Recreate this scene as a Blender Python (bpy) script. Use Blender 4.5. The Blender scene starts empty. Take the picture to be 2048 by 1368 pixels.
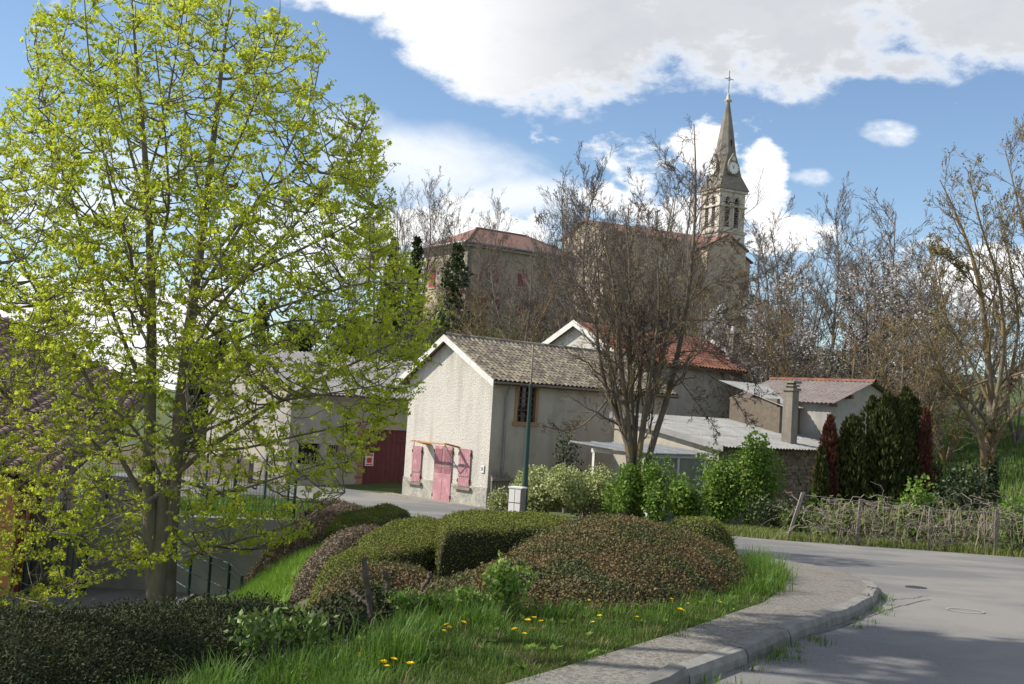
import bpy, math, numpy as np
from mathutils import Matrix, Vector
SC=bpy.context.scene; COL=SC.collection
rad=math.radians
# ------------------------------------------------------------------ camera
F=2300.; PIT=rad(3.26); ROL=rad(3.4); EYE=np.array([0,0,1.6])
FW=np.array([0,math.cos(PIT),math.sin(PIT)]); U0=np.array([0,-math.sin(PIT),math.cos(PIT)]); R0=np.array([1.,0,0])
CR=math.cos(ROL)*R0+math.sin(ROL)*U0; CU=-math.sin(ROL)*R0+math.cos(ROL)*U0
cam=bpy.data.cameras.new('camera'); co=bpy.data.objects.new('camera',cam); COL.objects.link(co)
cam.sensor_width=36; cam.lens=36*F/2048; cam.clip_start=.1; cam.clip_end=3000
m=Matrix.Identity(4)
for i in range(3): m[i][0]=CR[i]; m[i][1]=CU[i]; m[i][2]=-FW[i]; m[i][3]=EYE[i]
co.matrix_world=m; SC.camera=co
def ray(px,py):
    d=(px-1024)/F*CR+(684-py)/F*CU+FW
    return d/d[1]
def P(px,py,Y): return EYE+ray(px,py)*Y
def onplane(px,py,p0,n):
    d=ray(px,py); n=np.array(n,float); return EYE+d*(((np.array(p0)-EYE)@n)/(d@n))
# ------------------------------------------------------------------ light
SUN_EL=rad(40); SUN_H=np.array([-1.,.04]); SUN_H/=np.linalg.norm(SUN_H)
SUN_STR=4.9; SKY_STR=.122; CLOUD_STR=.95; EXPO=.35
sv=Vector((SUN_H[0]*math.cos(SUN_EL),SUN_H[1]*math.cos(SUN_EL),math.sin(SUN_EL)))
sl=bpy.data.lights.new('sun','SUN'); sl.energy=SUN_STR; sl.angle=rad(.53); sl.color=(1,.94,.84)
so=bpy.data.objects.new('sun',sl); COL.objects.link(so); so.rotation_euler=sv.to_track_quat('Z','Y').to_euler(); so.location=(-40,10,60)
SC.view_settings.view_transform='Standard'; SC.view_settings.look='None'; SC.view_settings.exposure=EXPO; SC.view_settings.gamma=1
W=bpy.data.worlds.new('World'); SC.world=W; W.use_nodes=True
def build_world():
    nt=W.node_tree; nt.nodes.clear(); N=nt.nodes.new; Lk=nt.links.new
    def mth(op,a,b=None,c=None,clamp=False):
        n=N('ShaderNodeMath'); n.operation=op; n.use_clamp=clamp
        for i,v in enumerate((a,b,c)):
            if v is None: continue
            if isinstance(v,(int,float)): n.inputs[i].default_value=v
            else: Lk(v,n.inputs[i])
        return n.outputs[0]
    def sstep(x,a,b):
        n=N('ShaderNodeMapRange'); n.interpolation_type='SMOOTHSTEP'; Lk(x,n.inputs[0])
        n.inputs[1].default_value=a; n.inputs[2].default_value=b; return n.outputs[0]
    out=N('ShaderNodeOutputWorld'); sky=N('ShaderNodeTexSky'); sky.sky_type='NISHITA'; sky.sun_disc=False
    sky.sun_elevation=SUN_EL; sky.sun_rotation=math.atan2(SUN_H[0],SUN_H[1]); sky.altitude=250; sky.air_density=1.0; sky.dust_density=.3; sky.ozone_density=2.6
    tc=N('ShaderNodeTexCoord'); sp=N('ShaderNodeSeparateXYZ'); Lk(tc.outputs['Generated'],sp.inputs[0])
    x,y,z=sp.outputs
    ys=mth('MAXIMUM',y,.05); u=mth('DIVIDE',x,ys); v=mth('DIVIDE',z,ys)
    uv=N('ShaderNodeCombineXYZ'); Lk(u,uv.inputs[0]); Lk(v,uv.inputs[1])
    def noise(scale,detail,rough,vec,dist=0.):
        n=N('ShaderNodeTexNoise'); n.inputs['Scale'].default_value=scale; n.inputs['Detail'].default_value=detail
        n.inputs['Roughness'].default_value=rough; n.inputs['Distortion'].default_value=dist; Lk(vec,n.inputs['Vector']); return n.outputs['Fac']
    g=tc.outputs['Generated']
    mp=N('ShaderNodeMapping'); Lk(g,mp.inputs[0]); mp.inputs['Scale'].default_value=(1,1,1.7)
    n1=noise(7,9,.55,mp.outputs[0]); n2=noise(22,6,.6,mp.outputs[0]); n3=noise(3.1,4,.5,mp.outputs[0])
    n4=noise(70,5,.6,mp.outputs[0]); fl=mth('ADD',mth('ADD',mth('MULTIPLY',mth('SUBTRACT',n1,.5),3.4),mth('MULTIPLY',mth('SUBTRACT',n2,.5),2.6)),mth('MULTIPLY',mth('SUBTRACT',n4,.5),.9))
    def ell(px,py,a,b,w=1.,du=0):
        r=ray(px,py); du_=mth('DIVIDE',mth('SUBTRACT',u,float(r[0])),a/F); dv_=mth('DIVIDE',mth('SUBTRACT',v,float(r[2])),b/F)
        q=mth('ADD',mth('MULTIPLY',du_,du_),mth('MULTIPLY',dv_,dv_)); return mth('MULTIPLY',mth('SUBTRACT',1.,q),w)
    def mx(l):
        o=l[0]
        for k in l[1:]: o=mth('SMOOTH_MAX',o,k,.15)
        return o
    E1=mx([ell(1120,60,300,170),ell(1000,140,150,80),ell(900,60,150,110),ell(1500,20,420,165),ell(2000,30,420,130),ell(1800,130,220,40,.8),ell(2500,60,300,130),ell(700,-20,150,60,.7),ell(1300,-160,900,120)])
    E2=mx([ell(1290,345,110,85),ell(1400,300,75,65),ell(1200,390,100,50),ell(1350,420,190,55),ell(1530,335,52,52),ell(1480,390,90,60),ell(1590,470,90,40,.9),ell(1960,560,150,80,.9),ell(200,620,260,130,.9),ell(30,760,300,90,1),ell(330,800,420,70,1),ell(1000,460,260,70,.7)])
    E3=mx([ell(1785,268,62,26,.75),ell(1620,355,40,16,.45)])
    EV=mx([ell(860,330,260,95,.8),ell(1000,390,260,60,.7),ell(690,250,110,50,.5),ell(150,380,300,150,.55),ell(640,480,300,120,.9)])
    fwd=sstep(y,.15,.4)
    # away from the view the same broken cumulus cover goes on
    outm=mth('MAXIMUM',mth('SUBTRACT',1.,fwd),mth('MAXIMUM',sstep(mth('ABSOLUTE',u),.5,.75),sstep(v,.42,.6)))
    gen=mth('MULTIPLY',mth('MULTIPLY_ADD',n3,2.6,-1.15),outm)
    gen=mth('MULTIPLY_ADD',outm,1.,mth('SUBTRACT',gen,1.))
    def dens(e,amp): return mth('ADD',mth('MULTIPLY',mth('MAXIMUM',e,-.9),1.),mth('MULTIPLY',fl,amp))
    d1=dens(mth('MAXIMUM',mth('MULTIPLY_ADD',mth('SUBTRACT',E1,-1.),fwd,-1.),gen),.75); d2=dens(mth('MULTIPLY_ADD',mth('SUBTRACT',E2,-1.),fwd,-1.),1.35); d3=dens(mth('MULTIPLY_ADD',mth('SUBTRACT',E3,-1.),fwd,-1.),.95)
    m1=sstep(d1,-.15,.75); m2=sstep(d2,-.15,.75); m3=mth('MULTIPLY',sstep(d3,-.25,1.1),.85)
    nv=noise(9,6,.6,mp.outputs[0],.6)
    mv=mth('MULTIPLY',mth('MULTIPLY',sstep(mth('ADD',EV,mth('MULTIPLY',mth('SUBTRACT',nv,.5),1.3)),-.1,.9),.75),fwd)
    mask=mth('MAXIMUM',mth('MAXIMUM',m1,m2),mth('MAXIMUM',m3,mv))
    # density of the big bank turns its thick middle grey
    grey=mth('MULTIPLY',sstep(mth('ADD',d1,mth('MULTIPLY',mth('SUBTRACT',n1,.5),-.5)),.15,.8),sstep(u,-.14,.08))
    grey=mth('MULTIPLY',grey,.95)
    grey2=mth('MULTIPLY',sstep(n2,.45,.75),.10)
    gt=mth('ADD',grey,grey2,clamp=True)
    cm=N('ShaderNodeMix'); cm.data_type='RGBA'; Lk(gt,cm.inputs[0]); cm.inputs[6].default_value=(1,1,1,1); cm.inputs[7].default_value=(.56,.58,.615,1)
    b1=N('ShaderNodeBackground'); Lk(sky.outputs[0],b1.inputs[0]); b1.inputs[1].default_value=SKY_STR
    b2=N('ShaderNodeBackground'); Lk(cm.outputs[2],b2.inputs[0]); b2.inputs[1].default_value=CLOUD_STR
    ms=N('ShaderNodeMixShader'); Lk(mask,ms.inputs[0]); Lk(b1.outputs[0],ms.inputs[1]); Lk(b2.outputs[0],ms.inputs[2]); Lk(ms.outputs[0],out.inputs[0])
build_world()
# ------------------------------------------------------------------ helpers
def sm(a,b,x):
    t=np.clip((np.asarray(x,float)-a)/(b-a),0,1); return t*t*(3-2*t)
def Rz(y): return np.interp(y,[0,9,12,26,41,44,400],[0,-.01,-.12,-1.02,-1.98,-2.05,-2.05])
KERB=np.array([(.2,5.4),(.85,6.46),(1.25,7.06),(1.69,7.72),(2.27,8.68),(3.0,9.86),(3.54,10.9),(3.92,11.9),(4.2,13.1),(4.27,14.1),(4.16,15.06),(3.9,15.95),(3.61,16.72)])
def shoulder(y): return np.interp(y,[3,6,7.5,10,15,20,23,30],[-1.9,-1.75,-1.5,-1.3,-2.0,-2.4,-2.6,-2.8])
def H(x,y):
    x=np.asarray(x,float); y=np.asarray(y,float)
    z=Rz(y)+.09*(x<np.interp(y,KERB[:,1],KERB[:,0])-.32)*(1-sm(15.6,17.5,y))
    mm=sm(0,1,(shoulder(y)-x)/3.1)*((y<23)|((x<-7.3)&(y<31)))
    z=z-.30*sm(.5,-.7,x)*sm(9.2,10.6,y)*(1-sm(19,22,y))*(1-mm)-.26*sm(-.3,-1.4,x)*(1-sm(9.0,10.2,y))*(1-mm)
    z=z*(1-mm)-2.4*mm
    u=x/np.maximum(y,1.)
    hill=np.interp(y,[48,56,66,78,92,110,150,200,340],[0,.5,2.8,6.4,10.0,12.8,16.4,18.,18.5])
    z=z+hill*sm(-.25,-.10,u)*(1-.30*sm(.14,.4,u))
    z=z+sm(12,30,x)*sm(26,48,y)*2.6*(1-sm(60,90,y))
    return z
def Hs(x,y): return float(H(x,y))
def hit(px,py,off=0.):
    d=ray(px,py); Y=np.arange(4,200,.02); p=EYE+d*Y[:,None]; k=np.argmax(p[:,2]<=H(p[:,0],p[:,1])+off); return p[k]
class MB:
    def __init__(s): s.V=[]; s.F={}; s.n=0; s.mi={}
    def add(s,V,Fc,mi=0):
        V=np.asarray(V,float).reshape(-1,3); Fc=np.asarray(Fc,int)
        if Fc.ndim==1: Fc=Fc[None]
        k=Fc.shape[1]; s.F.setdefault((k,mi),[]).append(Fc+s.n); s.V.append(V); s.n+=len(V); return s
    def quad(s,*p,mi=0): return s.add(p,[[*range(len(p))]],mi)
    def hexa(s,c,mi=0): return s.add(c,[(3,2,1,0),(4,5,6,7),(0,1,5,4),(1,2,6,5),(2,3,7,6),(3,0,4,7)],mi)
    def box(s,x0,x1,y0,y1,z0,z1,fr=None,mi=0):
        c=np.array([(x0,y0,z0),(x1,y0,z0),(x1,y1,z0),(x0,y1,z0),(x0,y0,z1),(x1,y0,z1),(x1,y1,z1),(x0,y1,z1)],float)
        return s.hexa(fr(c) if fr else c,mi)
    def prism(s,poly,vec,mi=0,cap=True):
        a=np.asarray(poly,float); b=a+np.asarray(vec,float); n=len(a); V=np.vstack([a,b])
        s.add(V,[(i,(i+1)%n,n+(i+1)%n,n+i) for i in range(n)],mi)
        if cap: s.add(a,[[*range(n)][::-1]],mi); s.add(b,[[*range(n)]],mi)
        return s
    def tubes(s,Pt,Rd,k=5,mi=0):
        V,Fc=tube_arr(np.asarray(Pt,float),np.asarray(Rd,float),k); return s.add(V,Fc,mi)
    def tube(s,pts,r,k=6,mi=0):
        pts=np.asarray(pts,float); r=np.broadcast_to(np.asarray(r,float),(len(pts),)); s.tubes(pts[None],r[None],k,mi)
        t=[pts[0],pts[-1]]
        return s
    def lathe(s,c,prof,k=14,mi=0,cap=True):
        c=np.asarray(c,float); a=np.arange(k)*2*math.pi/k; pr=np.asarray(prof,float)
        V=np.stack([c[0]+pr[:,:1]*np.cos(a),c[1]+pr[:,:1]*np.sin(a),np.repeat(c[2]+pr[:,1:],k,1)],2).reshape(-1,3)
        n=len(pr); Fc=[(i*k+j,i*k+(j+1)%k,(i+1)*k+(j+1)%k,(i+1)*k+j) for i in range(n-1) for j in range(k)]
        s.add(V,Fc,mi)
        return s
    def mesh(s,name,mats,smooth=False):
        me=bpy.data.meshes.new(name); V=np.vstack(s.V); me.vertices.add(len(V)); me.vertices.foreach_set('co',V.ravel())
        loops=[];st=[];mis=[];o=0
        for (k,mi),fl in s.F.items():
            f=np.vstack(fl); loops.append(f.ravel()); st.append(o+np.arange(len(f))*k); o+=f.size; mis.append(np.full(len(f),mi))
        lo=np.concatenate(loops); st=np.concatenate(st); mis=np.concatenate(mis)
        me.loops.add(len(lo)); me.loops.foreach_set('vertex_index',lo.astype(np.int32))
        me.polygons.add(len(st)); me.polygons.foreach_set('loop_start',st.astype(np.int32)); me.polygons.foreach_set('material_index',mis.astype(np.int32))
        me.update(calc_edges=True)
        me.polygons.foreach_set('use_smooth',np.full(len(st),bool(smooth)))
        for q in (mats if isinstance(mats,(list,tuple)) else [mats]): me.materials.append(q)
        return me
    def build(s,name,mats,parent=None,smooth=False):
        return link(name,s.mesh(name,mats,smooth),parent)
def tube_arr(Pt,Rd,k):
    m_,n,_=Pt.shape; T=np.gradient(Pt,axis=1); T/=np.linalg.norm(T,axis=2,keepdims=True)+1e-9
    ref=np.where(np.abs(T[...,2:])>.9,np.array([1.,0,0]),np.array([0,0,1.]))
    A=np.cross(T,ref); A/=np.linalg.norm(A,axis=2,keepdims=True)+1e-9; B=np.cross(T,A)
    a=np.arange(k)*2*math.pi/k
    V=Pt[:,:,None]+Rd[:,:,None,None]*(A[:,:,None]*np.cos(a)[:,None]+B[:,:,None]*np.sin(a)[:,None])
    i,j=np.meshgrid(np.arange(n-1),np.arange(k),indexing='ij'); i=i.ravel(); j=j.ravel()
    q=np.stack([i*k+j,i*k+(j+1)%k,(i+1)*k+(j+1)%k,(i+1)*k+j],1)
    return V.reshape(-1,3),(q[None]+(np.arange(m_)*n*k)[:,None,None]).reshape(-1,4)
def link(name,me,parent=None):
    o=bpy.data.objects.new(name,me); COL.objects.link(o)
    if parent is not None:
        o.parent=parent
        if parent.type=='EMPTY' and not parent.get('_local'): o.matrix_parent_inverse=Matrix.Translation(-Vector(parent.location))
    return o
def tag(o,label=None,cat=None,group=None,kind=None):
    if label: o['label']=label
    if cat: o['category']=cat
    if group: o['group']=group
    if kind: o['kind']=kind
    return o
def thing(name,loc,label,cat,group=None):
    o=bpy.data.objects.new(name,None); COL.objects.link(o); o.location=[float(v) for v in loc]; o.empty_display_size=.2
    return tag(o,label,cat,group)
def frame(o,a,b):
    o=np.array(o,float); a=np.array([a[0],a[1],0.]); b=np.array([b[0],b[1],0.]); c=np.array([0,0,1.])
    def f(p):
        p=np.asarray(p,float); return o*np.array([1,1,0])+p[...,:1]*a+p[...,1:2]*b+p[...,2:]*c
    return f
def rect_wall(mb,f,a0,a1,z0,z1,ops,depth=.18,mi=0,b=0.,sgn=1,split=None):
    """vertical wall in frame f at b, with openings (a,a,z,z) and reveals of 'depth' going +b*sgn"""
    A=sorted({a0,a1,*[o[0] for o in ops],*[o[1] for o in ops]}); Z=sorted({z0,z1,*[o[2] for o in ops],*[o[3] for o in ops]})
    for i in range(len(A)-1):
        for j in range(len(Z)-1):
            ca=(A[i]+A[i+1])/2; cz=(Z[j]+Z[j+1])/2
            if any(o[0]<ca<o[1] and o[2]<cz<o[3] for o in ops): continue
            mb.quad(*f([(A[i],b,Z[j]),(A[i+1],b,Z[j]),(A[i+1],b,Z[j+1]),(A[i],b,Z[j+1])]),mi=mi)
    d=b+depth*sgn
    for o in ops:
        c=[(o[0],o[2]),(o[1],o[2]),(o[1],o[3]),(o[0],o[3])]
        for k in range(4):
            p,q=c[k],c[(k+1)%4]; mb.quad(*f([(p[0],b,p[1]),(q[0],b,q[1]),(q[0],d,q[1]),(p[0],d,p[1])]),mi=mi)
# ------------------------------------------------------------------ materials
def srgb(r,g,b):
    f=lambda c:(c/255/12.92 if c<10 else ((c/255+.055)/1.055)**2.4); return (f(r),f(g),f(b),1)
def mat(name,c1,c2=None,scale=4.,rough=.85,bump=0.,bscale=30.,detail=5,c3=None,s3=1.,lo=.35,hi=.65,island=0.,transl=0.,lo3=.5,hi3=.7,spec=.3,stretch=None,metal=0.,streak=None,brick=None,bdist=.02):
    M=bpy.data.materials.new(name); M.use_nodes=True; nt=M.node_tree; N=nt.nodes.new; Lk=nt.links.new
    bs=nt.nodes['Principled BSDF']; out=nt.nodes['Material Output']; bs.inputs['Roughness'].default_value=rough; bs.inputs['Specular IOR Level'].default_value=spec; bs.inputs['Metallic'].default_value=metal
    c1=(*c1[:3],1); tc=N('ShaderNodeNewGeometry'); vec=tc.outputs['Position']
    if stretch:
        mp=N('ShaderNodeMapping'); Lk(vec,mp.inputs[0]); mp.inputs['Scale'].default_value=stretch; vec=mp.outputs[0]
    def nz(s,d=detail):
        n=N('ShaderNodeTexNoise'); n.inputs['Scale'].default_value=s; n.inputs['Detail'].default_value=d; n.inputs['Roughness'].default_value=.6; Lk(vec,n.inputs['Vector']); return n.outputs['Fac']
    def mixc(fac,a,b):
        n=N('ShaderNodeMix'); n.data_type='RGBA'
        if isinstance(fac,float): n.inputs[0].default_value=fac
        else: Lk(fac,n.inputs[0])
        for v,i in ((a,6),(b,7)):
            if isinstance(v,tuple): n.inputs[i].default_value=(*v[:3],1)
            else: Lk(v,n.inputs[i])
        return n.outputs[2]
    def rng(x,a,b):
        n=N('ShaderNodeMapRange'); Lk(x,n.inputs[0]); n.inputs[1].default_value=a; n.inputs[2].default_value=b; return n.outputs[0]
    oi=N('ShaderNodeObjectInfo'); ra=N('ShaderNodeMath'); ra.operation='ADD'; Lk(oi.outputs['Random'],ra.inputs[0]); Lk(tc.outputs['Random Per Island'],ra.inputs[1]); rf_=N('ShaderNodeMath'); rf_.operation='FRACT'; Lk(ra.outputs[0],rf_.inputs[0]); RND=rf_.outputs[0]
    colr=None
    if c2 is not None:
        colr=mixc(rng(RND,0,1) if island==1. else rng(nz(scale),lo,hi),c1,c2)
    if c3 is not None: colr=mixc(rng(nz(s3),lo3,hi3),colr if colr is not None else c1,c3)
    if streak is not None:
        mp2=N('ShaderNodeMapping'); Lk(tc.outputs['Position'],mp2.inputs[0]); mp2.inputs['Scale'].default_value=(1.,1.,.16); n=N('ShaderNodeTexNoise'); n.inputs['Scale'].default_value=streak[1]; n.inputs['Detail'].default_value=6; Lk(mp2.outputs[0],n.inputs['Vector'])
        q=N('ShaderNodeMapRange'); Lk(n.outputs['Fac'],q.inputs[0]); q.inputs[1].default_value=.5; q.inputs[2].default_value=.78; q.inputs[4].default_value=.75; colr=mixc(q.outputs[0],colr if colr is not None else c1,streak[0])
    if 0<island<1:
        hv=N('ShaderNodeHueSaturation'); hv.inputs['Value'].default_value=1
        n=N('ShaderNodeMapRange'); Lk(RND,n.inputs[0]); n.inputs[3].default_value=1-island; n.inputs[4].default_value=1+island; Lk(n.outputs[0],hv.inputs['Value'])
        if colr is None: hv.inputs['Color'].default_value=c1
        else: Lk(colr,hv.inputs['Color'])
        colr=hv.outputs[0]
    if colr is None: bs.inputs['Base Color'].default_value=c1
    else: Lk(colr,bs.inputs['Base Color'])
    if bump>0:
        b=N('ShaderNodeBump'); b.inputs['Strength'].default_value=bump; b.inputs['Distance'].default_value=bdist; Lk(nz(bscale,4),b.inputs['Height']); Lk(b.outputs[0],bs.inputs['Normal'])
    if transl>0:
        t=N('ShaderNodeBsdfTranslucent')
        if colr is None: t.inputs['Color'].default_value=c1
        else: Lk(colr,t.inputs['Color'])
        ms=N('ShaderNodeMixShader'); ms.inputs[0].default_value=transl; Lk(bs.outputs[0],ms.inputs[1]); Lk(t.outputs[0],ms.inputs[2]); Lk(ms.outputs[0],out.inputs[0])
    return M
m_ground=mat('ground',(.05,.075,.02),(.085,.11,.03),1.3,.95,.6,18,c3=(.13,.10,.06),s3=.35,lo3=.55,hi3=.75)
m_road=mat('asphalt',(.115,.113,.112),(.185,.18,.173),38.,.9,.8,120,detail=8,c3=(.225,.213,.192),s3=.30,lo3=.44,hi3=.58,lo=.3,hi=.7,bdist=.006)
m_patch=mat('asphalt_dark',(.15,.148,.148),(.175,.172,.17),2.5,.88,.5,140,bdist=.006)
m_pave=mat('gravel_pavement',(.11,.10,.085),(.26,.24,.205),34.,.95,.9,60,detail=8,c3=(.12,.10,.08),s3=3.,lo3=.55,hi3=.8,bdist=.012)
m_kerb=mat('kerb_concrete',(.16,.152,.132),(.24,.23,.205),9.,.9,.5,50,c3=(.17,.165,.15),s3=5.,island=.22,bdist=.008)
m_court=mat('court_asphalt',(.13,.13,.13),(.17,.168,.165),1.5,.9,.4,120,bdist=.005)
m_dirt=mat('dirt_edge',(.20,.18,.145),(.30,.275,.23),9,.95,.8,45,bdist=.01)
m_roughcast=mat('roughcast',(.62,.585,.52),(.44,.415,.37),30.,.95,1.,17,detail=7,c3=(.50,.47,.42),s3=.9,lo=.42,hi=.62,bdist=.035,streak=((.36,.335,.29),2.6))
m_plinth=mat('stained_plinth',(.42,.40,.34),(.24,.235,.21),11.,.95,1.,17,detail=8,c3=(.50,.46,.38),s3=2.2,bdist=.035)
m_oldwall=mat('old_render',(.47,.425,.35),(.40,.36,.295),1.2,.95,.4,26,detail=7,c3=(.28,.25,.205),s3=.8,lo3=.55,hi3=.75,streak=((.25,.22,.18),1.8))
m_beige=mat('beige_render',(.46,.38,.275),(.38,.31,.225),.6,.95,.3,12,c3=(.33,.28,.21),s3=.25,lo3=.5,hi3=.75,streak=((.27,.23,.17),.9))
m_barn=mat('barn_render',(.40,.37,.33),(.30,.28,.25),1.4,.95,.5,20,c3=(.42,.36,.27),s3=.5,streak=((.20,.185,.16),1.6))
m_white=mat('white_paint',(.72,.70,.66),(.55,.53,.49),8,.7,.2,40)
m_pink=mat('pink_paint',(.45,.22,.24),(.37,.175,.195),9,.7,.15,60,c3=(.54,.33,.34),s3=3.,streak=((.33,.20,.20),7.))
m_maroon=mat('maroon_paint',(.16,.045,.05),(.12,.035,.04),4,.7,.15,40,streak=((.09,.03,.03),5.))
m_shut=mat('red_shutter',(.30,.05,.065),(.24,.045,.055),2,.7)
m_wood=mat('grey_wood',(.22,.19,.155),(.30,.27,.23),7,.9,.4,40,stretch=(4,4,.6))
m_dwood=mat('dark_wood',(.10,.07,.05),(.15,.11,.075),6,.9,.3,40)
m_owood=mat('orange_wood',(.48,.27,.10),(.38,.20,.075),7,.7,.2,40)
m_ochre=mat('ochre_trim',(.36,.24,.12),(.29,.19,.10),5,.9,.2,40)
m_tile=mat('mossy_tile',(.13,.105,.09),(.32,.285,.20),1.,.95,.5,60,c3=(.10,.09,.08),s3=14.,island=1.,lo3=.5,hi3=.75)
m_tile2=mat('pinkish_tile',(.27,.17,.13),(.20,.15,.125),1.,.95,.5,60,c3=(.12,.10,.09),s3=11.,island=1.)
m_redtile=mat('red_tile',(.21,.085,.058),(.135,.072,.055),2.5,.9,.5,40,c3=(.30,.135,.075),s3=1.2,island=.25)
m_fartile=mat('far_tile',(.235,.125,.095),(.19,.105,.082),.9,.95,.6,9,c3=(.16,.11,.09),s3=.25)
m_fibre=mat('fibre_cement',(.32,.315,.30),(.235,.23,.215),1.4,.95,.4,40,c3=(.14,.135,.12),s3=16.,lo3=.56,hi3=.72)
m_barnroof=mat('weathered_sheet',(.34,.32,.31),(.24,.225,.22),1.6,.95,.4,40,c3=(.14,.13,.12),s3=10.,lo3=.55,hi3=.75)
m_shedroof=mat('brown_sheet',(.20,.16,.145),(.26,.22,.20),2.,.95,.4,40,c3=(.12,.10,.09),s3=9.)
m_conc=mat('concrete',(.26,.23,.185),(.20,.175,.14),4,.95,.4,40,c3=(.20,.18,.15),s3=1.5,streak=((.13,.115,.095),4.))
m_stone=mat('field_stone',(.23,.17,.115),(.15,.115,.08),6,.95,.6,30,island=.3)
m_mortar=mat('mortar',(.19,.155,.115),(.14,.115,.09),8,.95,.5,30)
m_brick=mat('brick',(.36,.20,.12),(.28,.16,.10),6,.95,.4,40,island=.2)
m_metal=mat('zinc',(.34,.34,.34),(.26,.26,.265),5,.5,0,metal=.5)
m_green=mat('green_paint',(.008,.034,.028),(.011,.044,.036),3,.45,spec=.5)
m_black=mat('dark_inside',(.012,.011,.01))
m_glass=mat('window_glass',(.02,.024,.028),rough=.08,spec=.6)
m_frost=mat('greenhouse_sheet',(.24,.26,.28),(.18,.195,.21),2,.35,spec=.5)
m_stonec=mat('church_stone',(.56,.51,.43),(.44,.40,.34),1.4,.95,.4,6,c3=(.28,.26,.23),s3=.6,lo3=.55,hi3=.8,streak=((.22,.20,.175),1.3))
m_slate=mat('spire_slate',(.175,.155,.13),(.235,.21,.175),1.2,.9,.5,8,c3=(.11,.10,.09),s3=.35)
m_orange=mat('orange_render',(.62,.29,.13),(.55,.25,.115),.8,.95,.3,30)
m_lilac=mat('grey_panel',(.42,.40,.41),(.36,.345,.355),2,.8)
m_pipe=mat('red_pipe',(.17,.03,.025),(.13,.025,.02),2,.5)
m_wallgrey=mat('grey_wall',(.34,.335,.34),(.27,.265,.27),1.2,.95,.3,30,c3=(.2,.2,.2),s3=.6,streak=((.17,.17,.17),1.4))
m_wallwhite=mat('white_wall',(.70,.68,.65),(.58,.565,.54),1.,.95,.2,30)
m_bark=mat('maple_bark',(.21,.18,.125),(.13,.11,.08),7,.95,.8,22,stretch=(1,1,.35),c3=(.21,.19,.14),s3=2.2)
m_twig=mat('bare_twig',(.15,.122,.10),(.20,.168,.138),3,.95,.3,30)
m_twigl=mat('lichen_twig',(.105,.084,.065),(.155,.128,.098),2.5,.95,.5,18,c3=(.27,.19,.05),s3=2.4,lo3=.52,hi3=.78)
m_twigo=mat('orange_lichen_twig',(.15,.12,.085),(.20,.165,.115),2.2,.95,.4,18,c3=(.27,.175,.045),s3=1.6,lo3=.44,hi3=.72)
m_stump=mat('stump_bark',(.085,.065,.05),(.14,.11,.085),14,.95,.9,40)
m_leaf=mat('maple_leaf',(.45,.53,.035),(.65,.67,.085),1,.6,island=1.,transl=.62,c3=(.40,.50,.03),s3=.9,lo3=.45,hi3=.7)
m_blossomy=mat('maple_flower',(.52,.56,.08),(.42,.48,.05),1,.6,island=1.,transl=.5)
m_bush=mat('fresh_bush_leaf',(.10,.20,.028),(.24,.34,.06),1,.55,island=1.,transl=.35)
m_var=mat('variegated_leaf',(.52,.52,.25),(.17,.24,.055),1,.5,island=1.,transl=.25)
m_dark=mat('juniper_leaf',(.022,.034,.010),(.052,.062,.018),1,.8,island=1.,transl=.1,c3=(.10,.085,.035),s3=2.5,lo3=.55,hi3=.8)
m_brownlf=mat('brown_cotoneaster_leaf',(.14,.088,.036),(.175,.128,.05),1,.65,island=1.,transl=.15,c3=(.085,.10,.03),s3=2.6,lo3=.42,hi3=.60)
m_greyb=mat('grey_brown_leaf',(.22,.165,.115),(.15,.115,.075),1,.75,island=1.,transl=.12,c3=(.14,.13,.06),s3=2.,lo3=.5,hi3=.7)
m_hedge=mat('clipped_hedge_leaf',(.125,.15,.022),(.18,.195,.035),1,.75,island=1.,transl=.15,c3=(.15,.10,.035),s3=2.,lo3=.58,hi3=.75)
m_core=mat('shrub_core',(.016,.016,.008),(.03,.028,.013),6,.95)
m_grass=mat('grass_blade',(.05,.12,.014),(.155,.25,.035),1,.5,island=1.,transl=.4,spec=.4)
m_grassd=mat('dry_verge_grass',(.13,.19,.03),(.22,.22,.08),1,.7,island=1.,transl=.3)
m_cyp=mat('cypress_leaf',(.03,.042,.010),(.068,.078,.016),1,.85,island=1.,transl=.1)
m_cypr=mat('dead_cypress_leaf',(.14,.045,.026),(.075,.03,.018),1,.85,island=1.,transl=.1)
m_ivy=mat('ivy_leaf',(.03,.05,.015),(.06,.085,.022),1,.5,island=1.,transl=.1,spec=.5)
m_pet=mat('white_blossom',(.62,.60,.58),(.50,.47,.46),1,.7,island=1.,transl=.3)
m_bud=mat('ash_bud',(.30,.26,.10),(.22,.17,.07),1,.8,island=1.,transl=.25)
m_yel=mat('dandelion_yellow',(.88,.68,.015),(.85,.58,.012),1,.6,island=1.,transl=.15)
m_vine=mat('dry_vine',(.30,.255,.20),(.22,.18,.14),1,.95,island=1.)
m_brush=mat('brushwood',(.14,.112,.088),(.18,.148,.11),1,.95,island=1.,c3=(.22,.165,.05),s3=.25,lo3=.5,hi3=.7)
m_weed=mat('hillside_leaf',(.07,.12,.02),(.12,.16,.03),1,.8,island=1.,transl=.25,c3=(.13,.12,.06),s3=.2)
m_steel=mat('steel_blue',(.10,.16,.16),rough=.4,metal=.5)
m_blue=mat('plate_blue',(.03,.06,.25)); m_red=mat('sign_red',(.55,.05,.05)); m_clock=mat('clock_face',(.75,.74,.70),rough=.5)
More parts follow.
